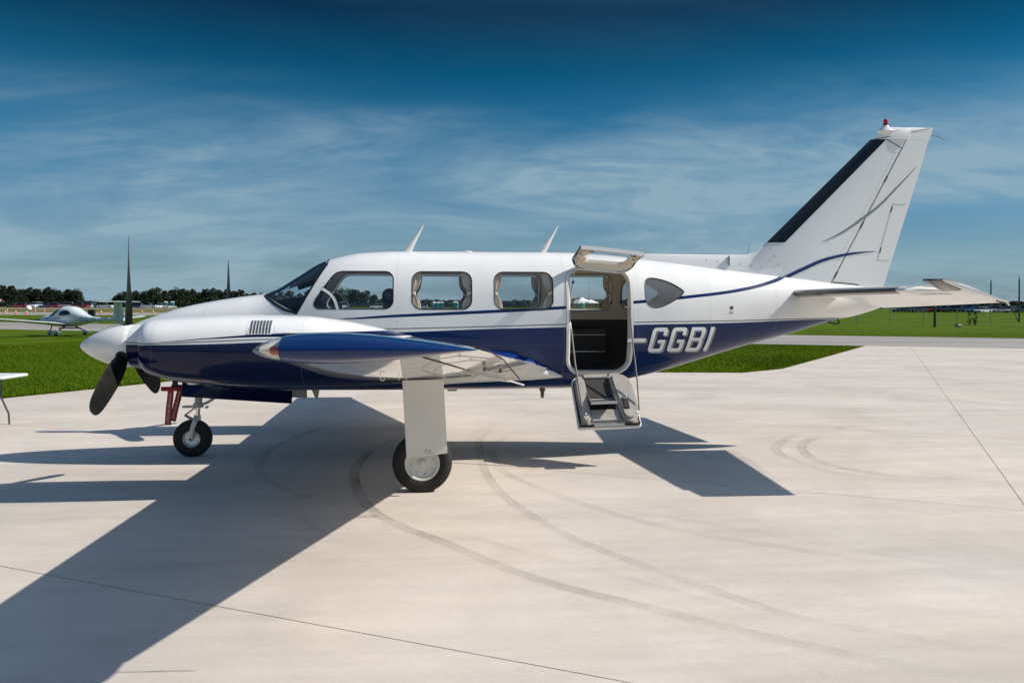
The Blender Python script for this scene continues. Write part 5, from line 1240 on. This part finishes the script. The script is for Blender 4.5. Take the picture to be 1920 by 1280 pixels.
# ------------------------------------------------------------------ small trainer parked beyond the grass
def trainer():
    p = at(126, 50.5)
    o = thing('light_airplane', 'small white two seat light airplane with T tail parked beyond the left grass', 'airplane', (p.x, p.y, p.z))
    h = Vector((-.90*cs+.44*sn, .90*sn+.44*cs, 0)); o.rotation_euler = (0, 0, math.atan2(h.y, h.x)+PI)      # local -x is the nose
    tab = [(-2.25, .98, .80, .12), (-2.1, 1.10, .70, .28), (-1.7, 1.20, .62, .40), (-1.2, 1.24, .58, .50), (-.8, 1.43, .55, .55), (-.35, 1.66, .54, .57), (.15, 1.77, .54, .58), (.7, 1.73, .56, .55), (1.2, 1.53, .62, .45), (1.7, 1.30, .70, .31), (2.3, 1.15, .80, .21), (3.2, 1.10, .86, .15), (4.2, 1.08, .90, .11), (4.9, 1.05, .92, .06)]
    f = [pchip([t[0] for t in tab], [t[k] for t in tab]) for k in (1, 2, 3)]
    def pt(x, a, off=0):
        zt, zb, w = [q(x) for q in f]; c, s = math.cos(a), math.sin(a); n = 2.3
        return (x, math.copysign(abs(c)**(2/n), c)*(w+off), (zt+zb)/2+math.copysign(abs(s)**(2/n), s)*((zt-zb)/2+off))
    MB().loft([[pt(x, 2*PI*k/28) for k in range(28)] for x in list(np.arange(-2.25, 4.9, .1))+[4.9]]).build('fuselage', 'trainer_white', o, ang=60)
    def ys(x, z):
        zt, zb, w = [q(x) for q in f]; t = abs(z-(zt+zb)/2)/((zt-zb)/2); return w*max(0, 1-min(t, 1)**2.3)**(1/2.3)
    for sg in (-1, 1):
        for poly in ([(-1.12, 1.16), (-.42, 1.18), (-.02, 1.69), (-.34, 1.64), (-.82, 1.38)], [(-.05, 1.20), (.40, 1.18), (.98, 1.26), (.86, 1.44), (.46, 1.55), (.14, 1.44)]):
            poly = smooth_poly(poly, 2); n = len(poly); vs = []; c = (sum(p[0] for p in poly)/n, sum(p[1] for p in poly)/n); vs = [(c[0], sg*(ys(*c)+.015), c[1])]
            for k in (1, 2, 3):
                for q in poly: w = (c[0]+(q[0]-c[0])*k/3, c[1]+(q[1]-c[1])*k/3); vs.append((w[0], sg*(ys(*w)+.015), w[1]))
            fs = [(0, 1+i, 1+(i+1) % n) for i in range(n)]+[(1+k*n+i, 1+k*n+(i+1) % n, 1+(k+1)*n+(i+1) % n, 1+(k+1)*n+i) for k in range(2) for i in range(n)]
            MB().add(vs, fs).build('canopy_window', 'car_glass', o)
        wr = []
        for Y, le, ch, z, t in ((.3, -.55, 1.32, .68, .16), (1.2, -.52, 1.25, .76, .15), (3.2, -.42, 1.05, .93, .14), (5.0, -.32, .85, 1.08, .12), (5.35, -.26, .7, 1.12, .11), (5.42, -.12, .4, 1.14, .08)): wr.append(airfoil(le, ch, z, t, sg*Y))
        MB().loft(wr).build('wing', 'trainer_white', o, ang=40)
        MB().loft([airfoil(3.95+(Y*.06), .66-Y*.06, 2.02, .1, sg*Y) for Y in (0.0, .6, 1.3, 1.42)]).build('tailplane', 'trainer_white', o, ang=40)
        MB().tube([(.25, sg*.35, .56), (.35, sg*.8, .33), (.36, sg*.93, .20)], [.05, .035, .03], 8).build('gear_leg', 'steel_dark', o)
        w = MB(); w.loft([[(.36+d, sg*.95+r*.4*math.cos(2*PI*k/12), .19+r*math.sin(2*PI*k/12)) for k in range(12)] for d, r in ((-.30, .02), (-.2, .13), (0, .17), (.2, .12), (.42, .02))]); w.build('wheel_spat', 'trainer_white', o)
        MB().lathe([(-.06, .10), (-.05, .15), (.05, .15), (.06, .10)], (.36, sg*.95, .15), (0, 1, 0), 16).build('tyre', 'rubber', o)
        tx = bpy.data.curves.new('c', 'FONT'); tx.body = 'C-GLFE'; tx.size = .34; ob = bpy.data.objects.new('c', tx); COL.objects.link(ob); dg = bpy.context.evaluated_depsgraph_get(); me = bpy.data.meshes.new_from_object(ob.evaluated_get(dg)); bpy.data.objects.remove(ob)
        for v in me.vertices:
            x = (1.62+v.co.x*.95) if sg > 0 else (2.95-v.co.x*.95); x = 1.55+v.co.x if True else x
            xx = x if sg < 0 else 4.45-x
            z = .86+v.co.y+.02*0; zt, zb, w_ = [q(xx) for q in f]; zz = min(max(z, zb+.02), zt-.02); v.co = (xx, sg*(ys(xx, zz)+.012), zz)
        me.materials.clear(); link('registration', me, 'trainer_blue', o)
        MB().add([(-1.3, sg*(ys(-1.3, .98)+.012), .98), (-.2, sg*(ys(-.2, 1.06)+.012), 1.06), (.4, sg*(ys(.4, 1.08)+.012), 1.08), (-.2, sg*(ys(-.2, 1.12)+.012), 1.11), (-1.25, sg*(ys(-1.25, 1.06)+.012), 1.06)], [(0, 1, 2, 3, 4)]).build('stripe', 'trainer_blue', o)
    fr = []
    for z, le, te in ((.74, 4.35, 4.75), (.95, 3.85, 4.88), (1.2, 3.98, 4.86), (1.6, 4.02, 4.78), (2.02, 4.04, 4.68)):
        fr.append([(le+(te-le)*u, -tk(u)*.1*(te-le), z) for u in US]+[(le+(te-le)*u, tk(u)*.1*(te-le), z) for u in US[::-1]])
    MB().loft(fr).build('fin', 'trainer_white', o, ang=40)
    for sg in (-1, 1): MB().add([(4.42, sg*.055, .9), (4.44, sg*.055, .9), (4.46, sg*.05, 2.0), (4.44, sg*.05, 2.0)], [(0, 1, 2, 3)]).build('rudder_gap', 'ink', o)
    MB().tube([(-1.35, 0, .62), (-1.55, 0, .25)], .035, 8).build('nose_leg', 'steel_dark', o)
    MB().loft([[(-1.6+d, r*.5*math.cos(2*PI*k/12), .16+r*math.sin(2*PI*k/12)) for k in range(12)] for d, r in ((-.25, .02), (-.15, .12), (0, .15), (.15, .1), (.3, .02))]).build('nose_spat', 'trainer_white', o)
    MB().lathe([(-.05, .09), (.05, .09)], (-1.6, 0, .10), (0, 1, 0), 14).build('nose_tyre', 'rubber', o)
    MB().lathe([(0, .14), (.1, .12), (.22, .05), (.26, .005)], (-2.24, 0, .90), (-1, 0, 0), 18).build('spinner', 'trainer_white', o)
    m = MB(); m.loft([[(-2.33, y*c_-.0, .90+zz) for y, zz in ((r-0, 0),)]+[] for r, c_ in ((0, 1),)] if False else [[(-2.36, y, .86), (-2.30, y, .94), (-2.34, y, .95), (-2.40, y, .87)] for y in (-.88, -.4, 0, .4, .88)]); m.build('propeller_blade', 'blade_black', o)
    MB().box((.2, 0, .46), (1.3, .5, .06)).build('belly_step', 'steel_dark', o)
simple('trainer_white', (.60, .65, .69), .4, coat=.3); simple('trainer_blue', (.03, .07, .16), .5)
trainer()

# ------------------------------------------------------------------ trees
def make_tree_meshes(k, hgt, wid, seed, cone=0):
    rng = np.random.default_rng(seed); V = []; Fc = []
    cl = []
    for i in range(64):
        z = .06+.92*rng.random()**.85; r = wid*math.sqrt(max(.05, 1-((z-.45)/.56)**2))*(1-cone*max(0, z-.25)); a = rng.uniform(0, 2*PI); q = math.sqrt(rng.random())*r*.92
        cl.append((q*math.cos(a), q*math.sin(a), z*hgt, wid*rng.uniform(.16, .34)))
    for cx, cy, cz, cr in cl:
        for j in range(44):
            d = rng.normal(size=3); d /= np.linalg.norm(d); p = np.array([cx, cy, cz])+d*cr*rng.uniform(.45, 1.12)*np.array([1, 1, .8]); p[2] = max(p[2], .15)
            a = rng.normal(size=3); a /= np.linalg.norm(a); b = np.cross(a, rng.normal(size=3)); b /= np.linalg.norm(b); s = rng.uniform(.16, .36)
            o = len(V); V += [tuple(p-a*s), tuple(p+b*s*.6), tuple(p+a*s), tuple(p-b*s*.6)]; Fc.append((o, o+1, o+2, o+3))
    cr_ = bpy.data.meshes.new('crown'); cr_.from_pydata(V, [], Fc)
    tm = MB(); tm.tube([(0, 0, -.3), (.05, 0, hgt*.2), (.0, .08, hgt*.45), (.05, 0, hgt*.8)], [.22, .17, .12, .04], 7)
    for a in (0.3, 2.2, 4.1): tm.tube([(0, 0, hgt*.28), (math.cos(a)*wid*.5, math.sin(a)*wid*.5, hgt*.55)], [.08, .03], 5)
    return cr_, tm.mesh('trunk')
def leaf_mat(name, c):
    m, nt, b = nm(name); N = nt.nodes.new; L = nt.links.new
    oi = N('ShaderNodeObjectInfo'); geo = N('ShaderNodeNewGeometry'); n = N('ShaderNodeTexNoise'); n.inputs['Scale'].default_value = .8; n.inputs['Detail'].default_value = 4; L(geo.outputs['Position'], n.inputs['Vector'])
    ad = N('ShaderNodeMath'); ad.operation = 'ADD'; L(n.outputs[0], ad.inputs[0]); mu = N('ShaderNodeMath'); mu.operation = 'MULTIPLY'; mu.inputs[1].default_value = .5; L(oi.outputs['Random'], mu.inputs[0]); L(mu.outputs[0], ad.inputs[1])
    r = N('ShaderNodeValToRGB'); L(ad.outputs[0], r.inputs[0]); e = r.color_ramp.elements; e[0].position = .3; e[0].color = (c[0]*.55, c[1]*.6, c[2]*.6, 1); e[1].position = 1.0; e[1].color = (c[0]*1.3, c[1]*1.25, c[2]*1.2, 1)
    L(r.outputs[0], b.inputs['Base Color']); b.inputs['Roughness'].default_value = .7; b.inputs['Specular IOR Level'].default_value = .2
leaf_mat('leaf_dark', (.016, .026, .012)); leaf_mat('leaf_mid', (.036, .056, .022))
TM = []
for k, (h, w, cone) in enumerate(((9, 3.6, 0), (9, 3.2, .15), (9, 4.2, .05), (9, 2.9, .45))):
    c, t = make_tree_meshes(k, h, w, 20+k, cone); TM.append((c, t))
for c, t in TM: t.materials.append(MATS['bark'])
TMd = []
for c, t in TM:
    c2 = c.copy(); c.materials.append(MATS['leaf_mid']); c2.materials.append(MATS['leaf_dark']); TMd.append((c, c2, t))
hp = lerp([-120, 0, 40, 100, 138, 146, 150, 158, 168, 178, 210, 222, 232, 260, 330, 380, 420, 455, 470, 560, 640, 665, 690, 715, 735, 780, 880, 960, 1060, 1100, 1120, 1250, 1300, 1690, 1760, 1920, 2050],
          [9.5, 9.2, 9.0, 8.2, 8.4, 7.0, 5.0, 3.2, 2.6, 2.4, 2.6, 6.4, 7.6, 8.0, 8.3, 7.6, 8.8, 7.6, 6.2, 7.2, 9.6, 8.6, 7.0, 4.6, 3.6, 3.6, 3.4, 3.4, 4.0, 5.0, 4.4, 3.6, 3.4, 3.6, 3.6, 3.2, 3.2])
rt = random.Random(5); TREES = []
def plan(px0, px1, dlo, dhi, step, hk=1.0, skip=None):
    px = px0
    while px < px1:
        if not (skip and skip[0] < px < skip[1]):
            TREES.append((px, rt.uniform(dlo, dhi), hp(px)*rt.uniform(.88, 1.08)*hk))
        px += (hp(px)*.40+.9)*rt.uniform(.75, 1.2)*FPX/400*step
plan(-90, 146, 385, 412, .85); plan(146, 218, 388, 400, 1.0); plan(218, 475, 385, 412, .85); plan(475, 590, 385, 405, 1.2); plan(590, 1190, 385, 405, 1.0); plan(1650, 2000, 385, 405, 1.0)
plan(-80, 142, 422, 440, 1.0, .97); plan(224, 470, 422, 440, 1.0, .95); plan(600, 720, 422, 440, 1.2, .95)
ORD = ['first', 'second', 'third', 'fourth', 'fifth', 'sixth', 'seventh', 'eighth', 'ninth', 'tenth', 'eleventh', 'twelfth', 'thirteenth', 'fourteenth', 'fifteenth', 'sixteenth', 'seventeenth', 'eighteenth', 'nineteenth']
for t_, te_ in (('twenty', 'twentieth'), ('thirty', 'thirtieth'), ('forty', 'fortieth'), ('fifty', 'fiftieth'), ('sixty', 'sixtieth'), ('seventy', 'seventieth')): ORD += [te_]+[t_+'-'+w for w in ORD[:9]]
CNT = {}
for px, dep, h in sorted(TREES):
    zone = 'behind the small airplane' if px < 218 else 'above the airplane nose' if px < 480 else 'seen through the pilot window' if px < 760 else 'seen through the first cabin window' if px < 905 else 'seen through the second cabin window' if px < 1055 else 'seen through the open doorway' if px < 1300 else 'beyond the right car park'
    row = 'front' if dep < 418 else 'back'; k = CNT[(zone, row)] = CNT.get((zone, row), -1)+1
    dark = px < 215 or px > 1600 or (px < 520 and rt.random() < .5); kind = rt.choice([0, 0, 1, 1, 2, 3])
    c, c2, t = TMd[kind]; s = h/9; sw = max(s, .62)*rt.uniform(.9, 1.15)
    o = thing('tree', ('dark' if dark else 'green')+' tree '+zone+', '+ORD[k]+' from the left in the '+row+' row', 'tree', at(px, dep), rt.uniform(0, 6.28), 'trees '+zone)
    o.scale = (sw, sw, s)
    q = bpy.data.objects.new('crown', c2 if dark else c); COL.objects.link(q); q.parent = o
    q = bpy.data.objects.new('trunk', t); COL.objects.link(q); q.parent = o
# underbrush at the foot of the rows: one mass nobody could count
def brush(p0, p1, d, h, name_lab):
    rng = np.random.default_rng(9); V = []; Fc = []; n = int((p1-p0)*26)
    for i in range(n):
        q = at(rng.uniform(p0, p1), d+rng.uniform(-5, 14)); z = q.z+rng.random()**1.5*h; a = rng.normal(size=3); a /= np.linalg.norm(a); b = np.cross(a, rng.normal(size=3)); b /= np.linalg.norm(b); s = rng.uniform(.25, .6)
        c = np.array([q.x, q.y, z]); o = len(V); V += [tuple(c-a*s), tuple(c+b*s*.7), tuple(c+a*s), tuple(c-b*s*.7)]; Fc.append((o, o+1, o+2, o+3))
    me = bpy.data.meshes.new('underbrush'); me.from_pydata(V, [], Fc); tag(link('underbrush', me, 'leaf_dark'), name_lab, 'bushes', kind='stuff')
brush(-120, 1200, 388, 2.2, 'dark underbrush filling the foot of the far tree row'); brush(1640, 2040, 384, 3.4, 'dark brush line beyond the far right car park')

# ------------------------------------------------------------------ parked cars
def car_protos():
    def make(L_, W_, H_, roof, nm_):
        # body lofted across its width from a side profile
        hood = H_*.55; zb = .22
        side = [(-L_/2, zb+.12), (-L_/2+.02, hood*.80), (-L_/2+.25, hood*.95), (roof[0], hood*1.02), (roof[3], hood*1.04), (L_/2-.12, hood*1.0), (L_/2, hood*.8), (L_/2-.02, zb+.1), (L_/2-.25, zb), (-L_/2+.25, zb)]
        b = MB(); rings = []
        for y, k in ((-W_/2, .94), (-W_/2+.07, 1.0), (W_/2-.07, 1.0), (W_/2, .94)): rings.append([(x*(.985 if k < 1 else 1), y, zb+(z-zb)*(.97 if k < 1 else 1)) for x, z in side])
        b.loft(rings)
        g = MB(); g.loft([[(roof[0]+.02, y*1.0, hood), (roof[1], y*.84, H_-.05), (roof[2], y*.84, H_-.05), (roof[3]-.02, y, hood)] for y in (-W_/2+.08, W_/2-.08)])
        r = MB(); r.loft([[(roof[1]-.06, y, H_-.06), (roof[1]+.1, y, H_), (roof[2]-.1, y, H_), (roof[2]+.06, y, H_-.06)] for y in (-W_*.42, W_*.42)])
        wl = MB(); wl.lathe([(-.1, .2), (-.1, .31), (.1, .31), (.1, .2)], (0, 0, 0), (0, 1, 0), 14)
        hl = MB(); hl.box((0, 0, 0), (.05, .34, .14))
        return dict(body=b.mesh('body'), glass=g.mesh('glass'), roof=r.mesh('roof'), wheel=wl.mesh('wheel'), hl=hl.mesh('headlight'), L=L_, W=W_, hood=hood)
    return [make(4.5, 1.8, 1.45, (-.95, -.35, .75, 1.55), 'sedan'), make(4.6, 1.9, 1.75, (-1.05, -.5, 1.9, 2.15), 'wagon'), make(5.4, 2.0, 1.85, (-.9, -.4, .6, .85), 'pickup'), make(5.0, 2.0, 2.1, (-1.9, -1.3, 2.2, 2.4), 'van')]
CP = car_protos(); CPM = {}
CARC = {'white': (.62, .63, .63), 'silver': (.38, .39, .40), 'red': (.26, .016, .016), 'dark blue': (.02, .035, .09), 'blue': (.03, .14, .40), 'black': (.015, .015, .017), 'grey': (.16, .165, .17), 'dark red': (.16, .012, .015), 'green': (.03, .09, .06)}
for n_, c_ in CARC.items(): simple('car_'+n_, c_, .3, coat=.8)
KN = ['sedan', 'wagon', 'pickup truck', 'van']
def car(px, dep, kind, colr, rz, label):
    p = at(px, dep); P = CP[kind]
    o = thing('parked_car', label, 'car' if kind < 2 else ('pickup truck' if kind == 2 else 'van'), p, rz-YAW, 'cars parked on the far grass')
    def part(n, me, mat, loc=(0, 0, 0)):
        key = (n, kind, mat)
        if key not in CPM:
            m2 = me.copy(); m2.materials.clear(); m2.materials.append(MATS[mat]); CPM[key] = m2
        q = bpy.data.objects.new(n, CPM[key]); COL.objects.link(q); q.parent = o; q.location = loc; return q
    part('body', P['body'], 'car_'+colr); part('window', P['glass'], 'car_glass'); part('roof', P['roof'], 'car_'+colr)
    for sx in (-1, 1):
        for sy in (-1, 1): part('wheel', P['wheel'], 'rubber', (sx*P['L']*.31, sy*(P['W']/2-.1), .31))
    for sy in (-1, 1): part('headlight', P['hl'], 'chrome', (-P['L']/2, sy*P['W']*.34, P['hood']*.74))
cars = [(24, 306, 0, 'grey', 0, 'grey sedan parked far left below the dark trees'), (37, 300, 1, 'red', .2, 'red wagon alone by the gravel lane, far left'), (54, 312, 0, 'silver', .1, 'silver sedan between the red wagon and the white van'),
        (68, 302, 3, 'white', 1.5, 'white van nose on, left of the blue pickup'), (77, 308, 1, 'white', .1, 'white wagon just left of the blue pickup'), (88, 302, 2, 'blue', 0, 'bright blue pickup behind the small airplane nose'), (98, 300, 1, 'red', .1, 'red wagon right behind the small airplane canopy front'),
        (112, 310, 0, 'white', 1.4, 'white sedan seen over the small airplane canopy'), (124, 306, 3, 'silver', .2, 'silver van seen over the small airplane canopy'), (139, 305, 0, 'dark red', .1, 'dark red sedan right of the small airplane canopy'),
        (151, 300, 2, 'red', 0, 'red pickup above the small airplane tail boom'), (161, 303, 1, 'white', .1, 'white wagon beside the red pickup'), (171, 306, 3, 'black', 1.57, 'black van above the dark utility box'), (184, 305, 0, 'dark blue', 0, 'dark blue sedan left of the T tail fin'), (197, 300, 2, 'white', .05, 'white pickup left of the T tail fin'),
        (255, 300, 1, 'dark blue', .1, 'dark blue wagon right of the upright propeller blade'), (265, 306, 0, 'red', 0, 'small red sedan right of the upright propeller blade'), (279, 297, 2, 'white', .04, 'white pickup in the open, right of the upright propeller blade'), (300, 299, 1, 'white', 1.2, 'white wagon next to the teal toilets'), (318, 300, 0, 'silver', .9, 'silver sedan between the teal toilets above the nose'),
        (640, 300, 3, 'white', .2, 'white van low in the pilot window'), (706, 300, 1, 'white', .1, 'white wagon low in the pilot window by the headrest'), (790, 300, 1, 'silver', 0, 'silver wagon at the first cabin window corner'),
        (1690, 205, 0, 'black', .1, 'black sedan under the tailplane, leftmost in the right car park'), (1704, 208, 1, 'dark blue', .1, 'dark blue wagon under the tailplane'), (1719, 205, 0, 'grey', 0, 'grey sedan under the tailplane'), (1733, 206, 1, 'red', .1, 'red wagon under the tailplane'), (1748, 208, 1, 'dark blue', .2, 'dark blue wagon behind the thick fence post'), (1766, 206, 0, 'dark blue', 0, 'dark blue sedan right of the thick fence post'),
        (1783, 203, 1, 'black', .1, 'black wagon left of the silver sedan by the elevator'), (1797, 208, 0, 'silver', 1.1, 'silver sedan under the elevator tip'), (1812, 206, 1, 'dark blue', .2, 'dark blue wagon under the elevator tip'), (1829, 203, 0, 'blue', .05, 'blue sedan right under the elevator corner'), (1843, 196, 0, 'white', .5, 'white sedan nearest the grass, right of the elevator'),
        (1861, 205, 1, 'silver', .1, 'silver wagon behind the hanging static wick'), (1876, 204, 0, 'silver', .2, 'silver sedan right of the elevator wick'), (1893, 206, 1, 'dark blue', 0, 'dark blue wagon left of the tall pole'), (1903, 203, 0, 'white', .3, 'white sedan left of the tall pole'), (1917, 200, 1, 'green', 0, 'dark green wagon at the right picture edge')]
for c in cars: car(*c)

# ------------------------------------------------------------------ toilets, cones, box, mast, fence and other small things
def toilet(px, dep, label, s=1):
    o = thing('portable_toilet', label, 'portable toilet', at(px, dep), rt.uniform(-.5, .5), 'teal portable toilets'); o.scale = (s, s, s)
    MB().box((0, 0, 1.05), (1.15, 1.15, 2.1)).build('cabin', 'teal', o, bevel=.03); MB().loft([[(a*k, b*k, z) for a, b in ((-1, -1), (1, -1), (1, 1), (-1, 1))] for z, k in ((2.1, .62), (2.22, .56), (2.36, .3), (2.4, .05))]).build('roof', 'teal_white', o)
    MB().box((0, -.585, 1.0), (.75, .03, 1.8)).build('door', 'teal', o, bevel=.01); MB().box((.25, -.61, 1.0), (.06, .03, .2)).build('handle', 'teal_white', o)
toilet(221, 230, 'teal portable toilet beside the T tail fin'); toilet(311, 300, 'teal portable toilet right of the white wagon above the nose'); toilet(323, 305, 'teal portable toilet half hidden by the airplane nose slope')
for i, x in enumerate((814, 822, 829)): toilet(x, 262, ('left', 'middle', 'right')[i]+' of the three teal toilets in the first cabin window')
toilet(854, 205, 'large teal toilet alone at the right of the first cabin window'); 
for i, x in enumerate((1079, 1086, 1093)): toilet(x, 250, ('left', 'middle', 'right')[i]+' of the teal toilets seen through the open cabin door')
def marquee(px, dep, s, label):
    o = thing('tent', label, 'tent', at(px, dep), .3, None); o.scale = (s, s, s)
    MB().loft([[(a*k, b*k, z) for a, b in ((-2, -2), (2, -2), (2, 2), (-2, 2))] for z, k in ((2.1, 1.02), (2.3, 1), (2.9, .4), (3.4, .02))]).build('roof', 'teal_white', o)
    for a in (-1.9, 1.9):
        for b in (-1.9, 1.9): MB().tube([(a, b, 0), (a, b, 2.2)], .05, 6).build('pole', 'galv', o)
marquee(1092, 290, 1.2, 'white peaked tent seen through the open cabin door'); marquee(1108, 300, 1, 'small white tent right behind the peaked one, through the cabin door')
def cone_proto():
    c = MB(); c.lathe([(.03, .17), (.06, .155), (.30, .10), (.301, .10)], (0, 0, 0), (0, 0, 1), 14)
    w = MB(); w.lathe([(.302, .101), (.48, .062)], (0, 0, 0), (0, 0, 1), 14); t = MB(); t.lathe([(.481, .061), (.68, .022), (.70, .01)], (0, 0, 0), (0, 0, 1), 14); b = MB(); b.box((0, 0, .015), (.38, .38, .03))
    return [('cone_body', c, 'orange'), ('reflective_band', w, 'cone_white'), ('cone_tip', t, 'orange'), ('base', b, 'orange')]
cm = [(n, m.mesh(n), mt) for n, m, mt in cone_proto()]
for n, me, mt in cm: me.materials.append(MATS[mt])
for px, dep, lab in ((10, 138, 'far left orange and white cone on the runway strip'), (13.5, 168, 'far left cone standing behind another at the strip edge'), (29.5, 140, 'second orange cone from the left on the runway strip'), (50, 141, 'orange cone left of the small airplane propeller'), (66, 172, 'cone in the dry grass above the small airplane propeller'), (83, 172, 'cone in the dry grass left of the small canopy'), (149, 180, 'cone right of the small airplane canopy in dry grass'),
                     (169, 150, 'cone on the strip above the dark utility box'), (189.5, 145, 'cone on the strip left of the T tail fin'), (227, 150, 'cone just right of the T tail fin'), (247, 145, 'cone just right of the upright propeller blade'), (246, 190, 'far cone right of the upright propeller blade, in dry grass'), (266, 160, 'cone between the propeller blade and the nose slope'), (287, 150, 'rightmost cone above the airplane nose slope')):
    o = thing('traffic_cone', lab, 'traffic cone', at(px, dep), 0, 'orange cones along the runway strip'); o.scale = (1.05, 1.05, 1.05)
    for n, me, mt in cm: q = bpy.data.objects.new(n, me); COL.objects.link(q); q.parent = o
o = thing('utility_box', 'dark square utility box on the grass beside the small airplane tail', 'utility box', at(172, 108), 0); MB().box((0, 0, .5), (.75, .6, 1.0)).build('cabinet', 'cockpit_black', o, bevel=.03); MB().box((0, 0, 1.02), (.82, .66, .05)).build('lid', 'steel_dark', o)
o = thing('marker_dome', 'white round marker dome in the dry grass left of the small airplane', 'marker', at(53.5, 225), 0); MB().lathe([(0, .75), (.3, .8), (.75, .6), (1.05, .25), (1.12, .01)], (0, 0, .1), (0, 0, 1), 20).build('dome', 'cone_white', o); MB().box((0, 0, .05), (1, 1, .2)).build('base', 'galv', o)
o = thing('flag', 'red and white flag on a pole at the far left edge', 'flag', at(-3, 290), 0); MB().tube([(0, 0, 0), (0, 0, 3.4)], .05, 6).build('pole', 'galv', o)
for i, mt in enumerate(('red_cover', 'cone_white', 'red_cover')): MB().add([(i*.55, .0, 3.3-i*.12), (i*.55+.55, .06, 3.18-i*.12), (i*.55+.55, .06, 2.1+i*.12), (i*.55, 0, 2.0+i*.1)], [(0, 1, 2, 3)]).build('flag_panel', mt, o)
o = thing('radio_mast', 'red and white banded radio mast seen through the open cabin door', 'mast', at(1104.5, 420), 0)
for k in range(7): MB().tube([(0, 0, k*2), (0, 0, k*2+2)], .28-.03*k, 6).build('mast_section', 'cone_white' if k % 2 else 'mast_red', o) if 'mast_red' in MATS else None
simple('mast_red', (.5, .04, .03), .6)
for k in range(0, 7, 2): MB().tube([(0, 0, k*2), (0, 0, k*2+2)], .28-.03*k, 6).build('mast_section', 'mast_red', o)
# fence of the right field
def fence():
    o = thing('wire_fence', 'galvanised wire fence with posts along the field behind the tail', 'fence', (0, 0, 0))
    ps = []
    for px in range(1480, 2130, 63):
        p = at(px, 80-(px-1480)*.006); ps.append(p)
        MB().tube([p, p+Vector((0, 0, 1.62))], .032, 8).build('fence_post', 'galv', o)
    for z in (.12, .85, 1.58):
        MB().tube([p+Vector((0, 0, z)) for p in ps], .006, 5).build('wire', 'galv', o)
fence()
def pole(px, dep, h, r, label, arm=False):
    o = thing('utility_pole', label, 'pole', at(px, dep), 0); MB().tube([(0, 0, -.2), (0, 0, h)], [r, r*.75], 10).build('pole_shaft', 'wood_pole', o); MB().tube([(0, 0, h), (0, 0, h+.35)], r*.4, 8).build('pole_cap', 'galv', o)
    if arm: MB().tube([(-.2, 0, h*.55), (9, 0, h*.55)], .05, 6).build('cross_rail', 'galv', o)
pole(1753, 74, 1.95, .13, 'short thick dark post in the grass under the tailplane'); pole(1911, 96, 4.9, .10, 'tall dark pole at the right edge rising above the skyline', True); pole(1858, 260, 9.2, .25, 'distant pole whose top shows above the elevator')
def weeds(px, dep, label, sd):
    o = thing('tall_weed', label, 'plant', at(px, dep), 0, 'tall weeds in the right field'); rng = np.random.default_rng(sd)
    MB().tube([(0, 0, 0), (.03, 0, .6), (0, .02, 1.25)], [.02, .015, .006], 5).build('stem', 'far_green', o); V = []; Fc = []
    for i in range(70):
        z = rng.uniform(.1, 1.3); r = .26*math.sin(min(1, z/1.35)*PI*.9+.2); a = rng.uniform(0, 6.28); c = np.array([r*rng.random()*math.cos(a), r*rng.random()*math.sin(a), z]); d = rng.normal(size=3)*.08; e = rng.normal(size=3)*.035; k = len(V); V += [tuple(c-d), tuple(c+e), tuple(c+d), tuple(c-e)]; Fc.append((k, k+1, k+2, k+3))
    MB().add(V, Fc).build('leaves', 'leaf_mid', o, smooth=False)
weeds(1818, 78, 'left of two tall dark weeds in the right field', 1); weeds(1829, 77.5, 'right and bushier of two tall dark weeds in the right field', 2); 
o = thing('marker_block', 'low weathered concrete block lying in the grass right of the thick post', 'block', at(1797, 74), .4); MB().box((0, 0, .16), (.62, .34, .24)).build('block_top', 'taxi_concrete', o, bevel=.04); MB().box((.12, -.02, .02), (.4, .3, .14)).build('block_foot', 'steel_dark', o, bevel=.03)
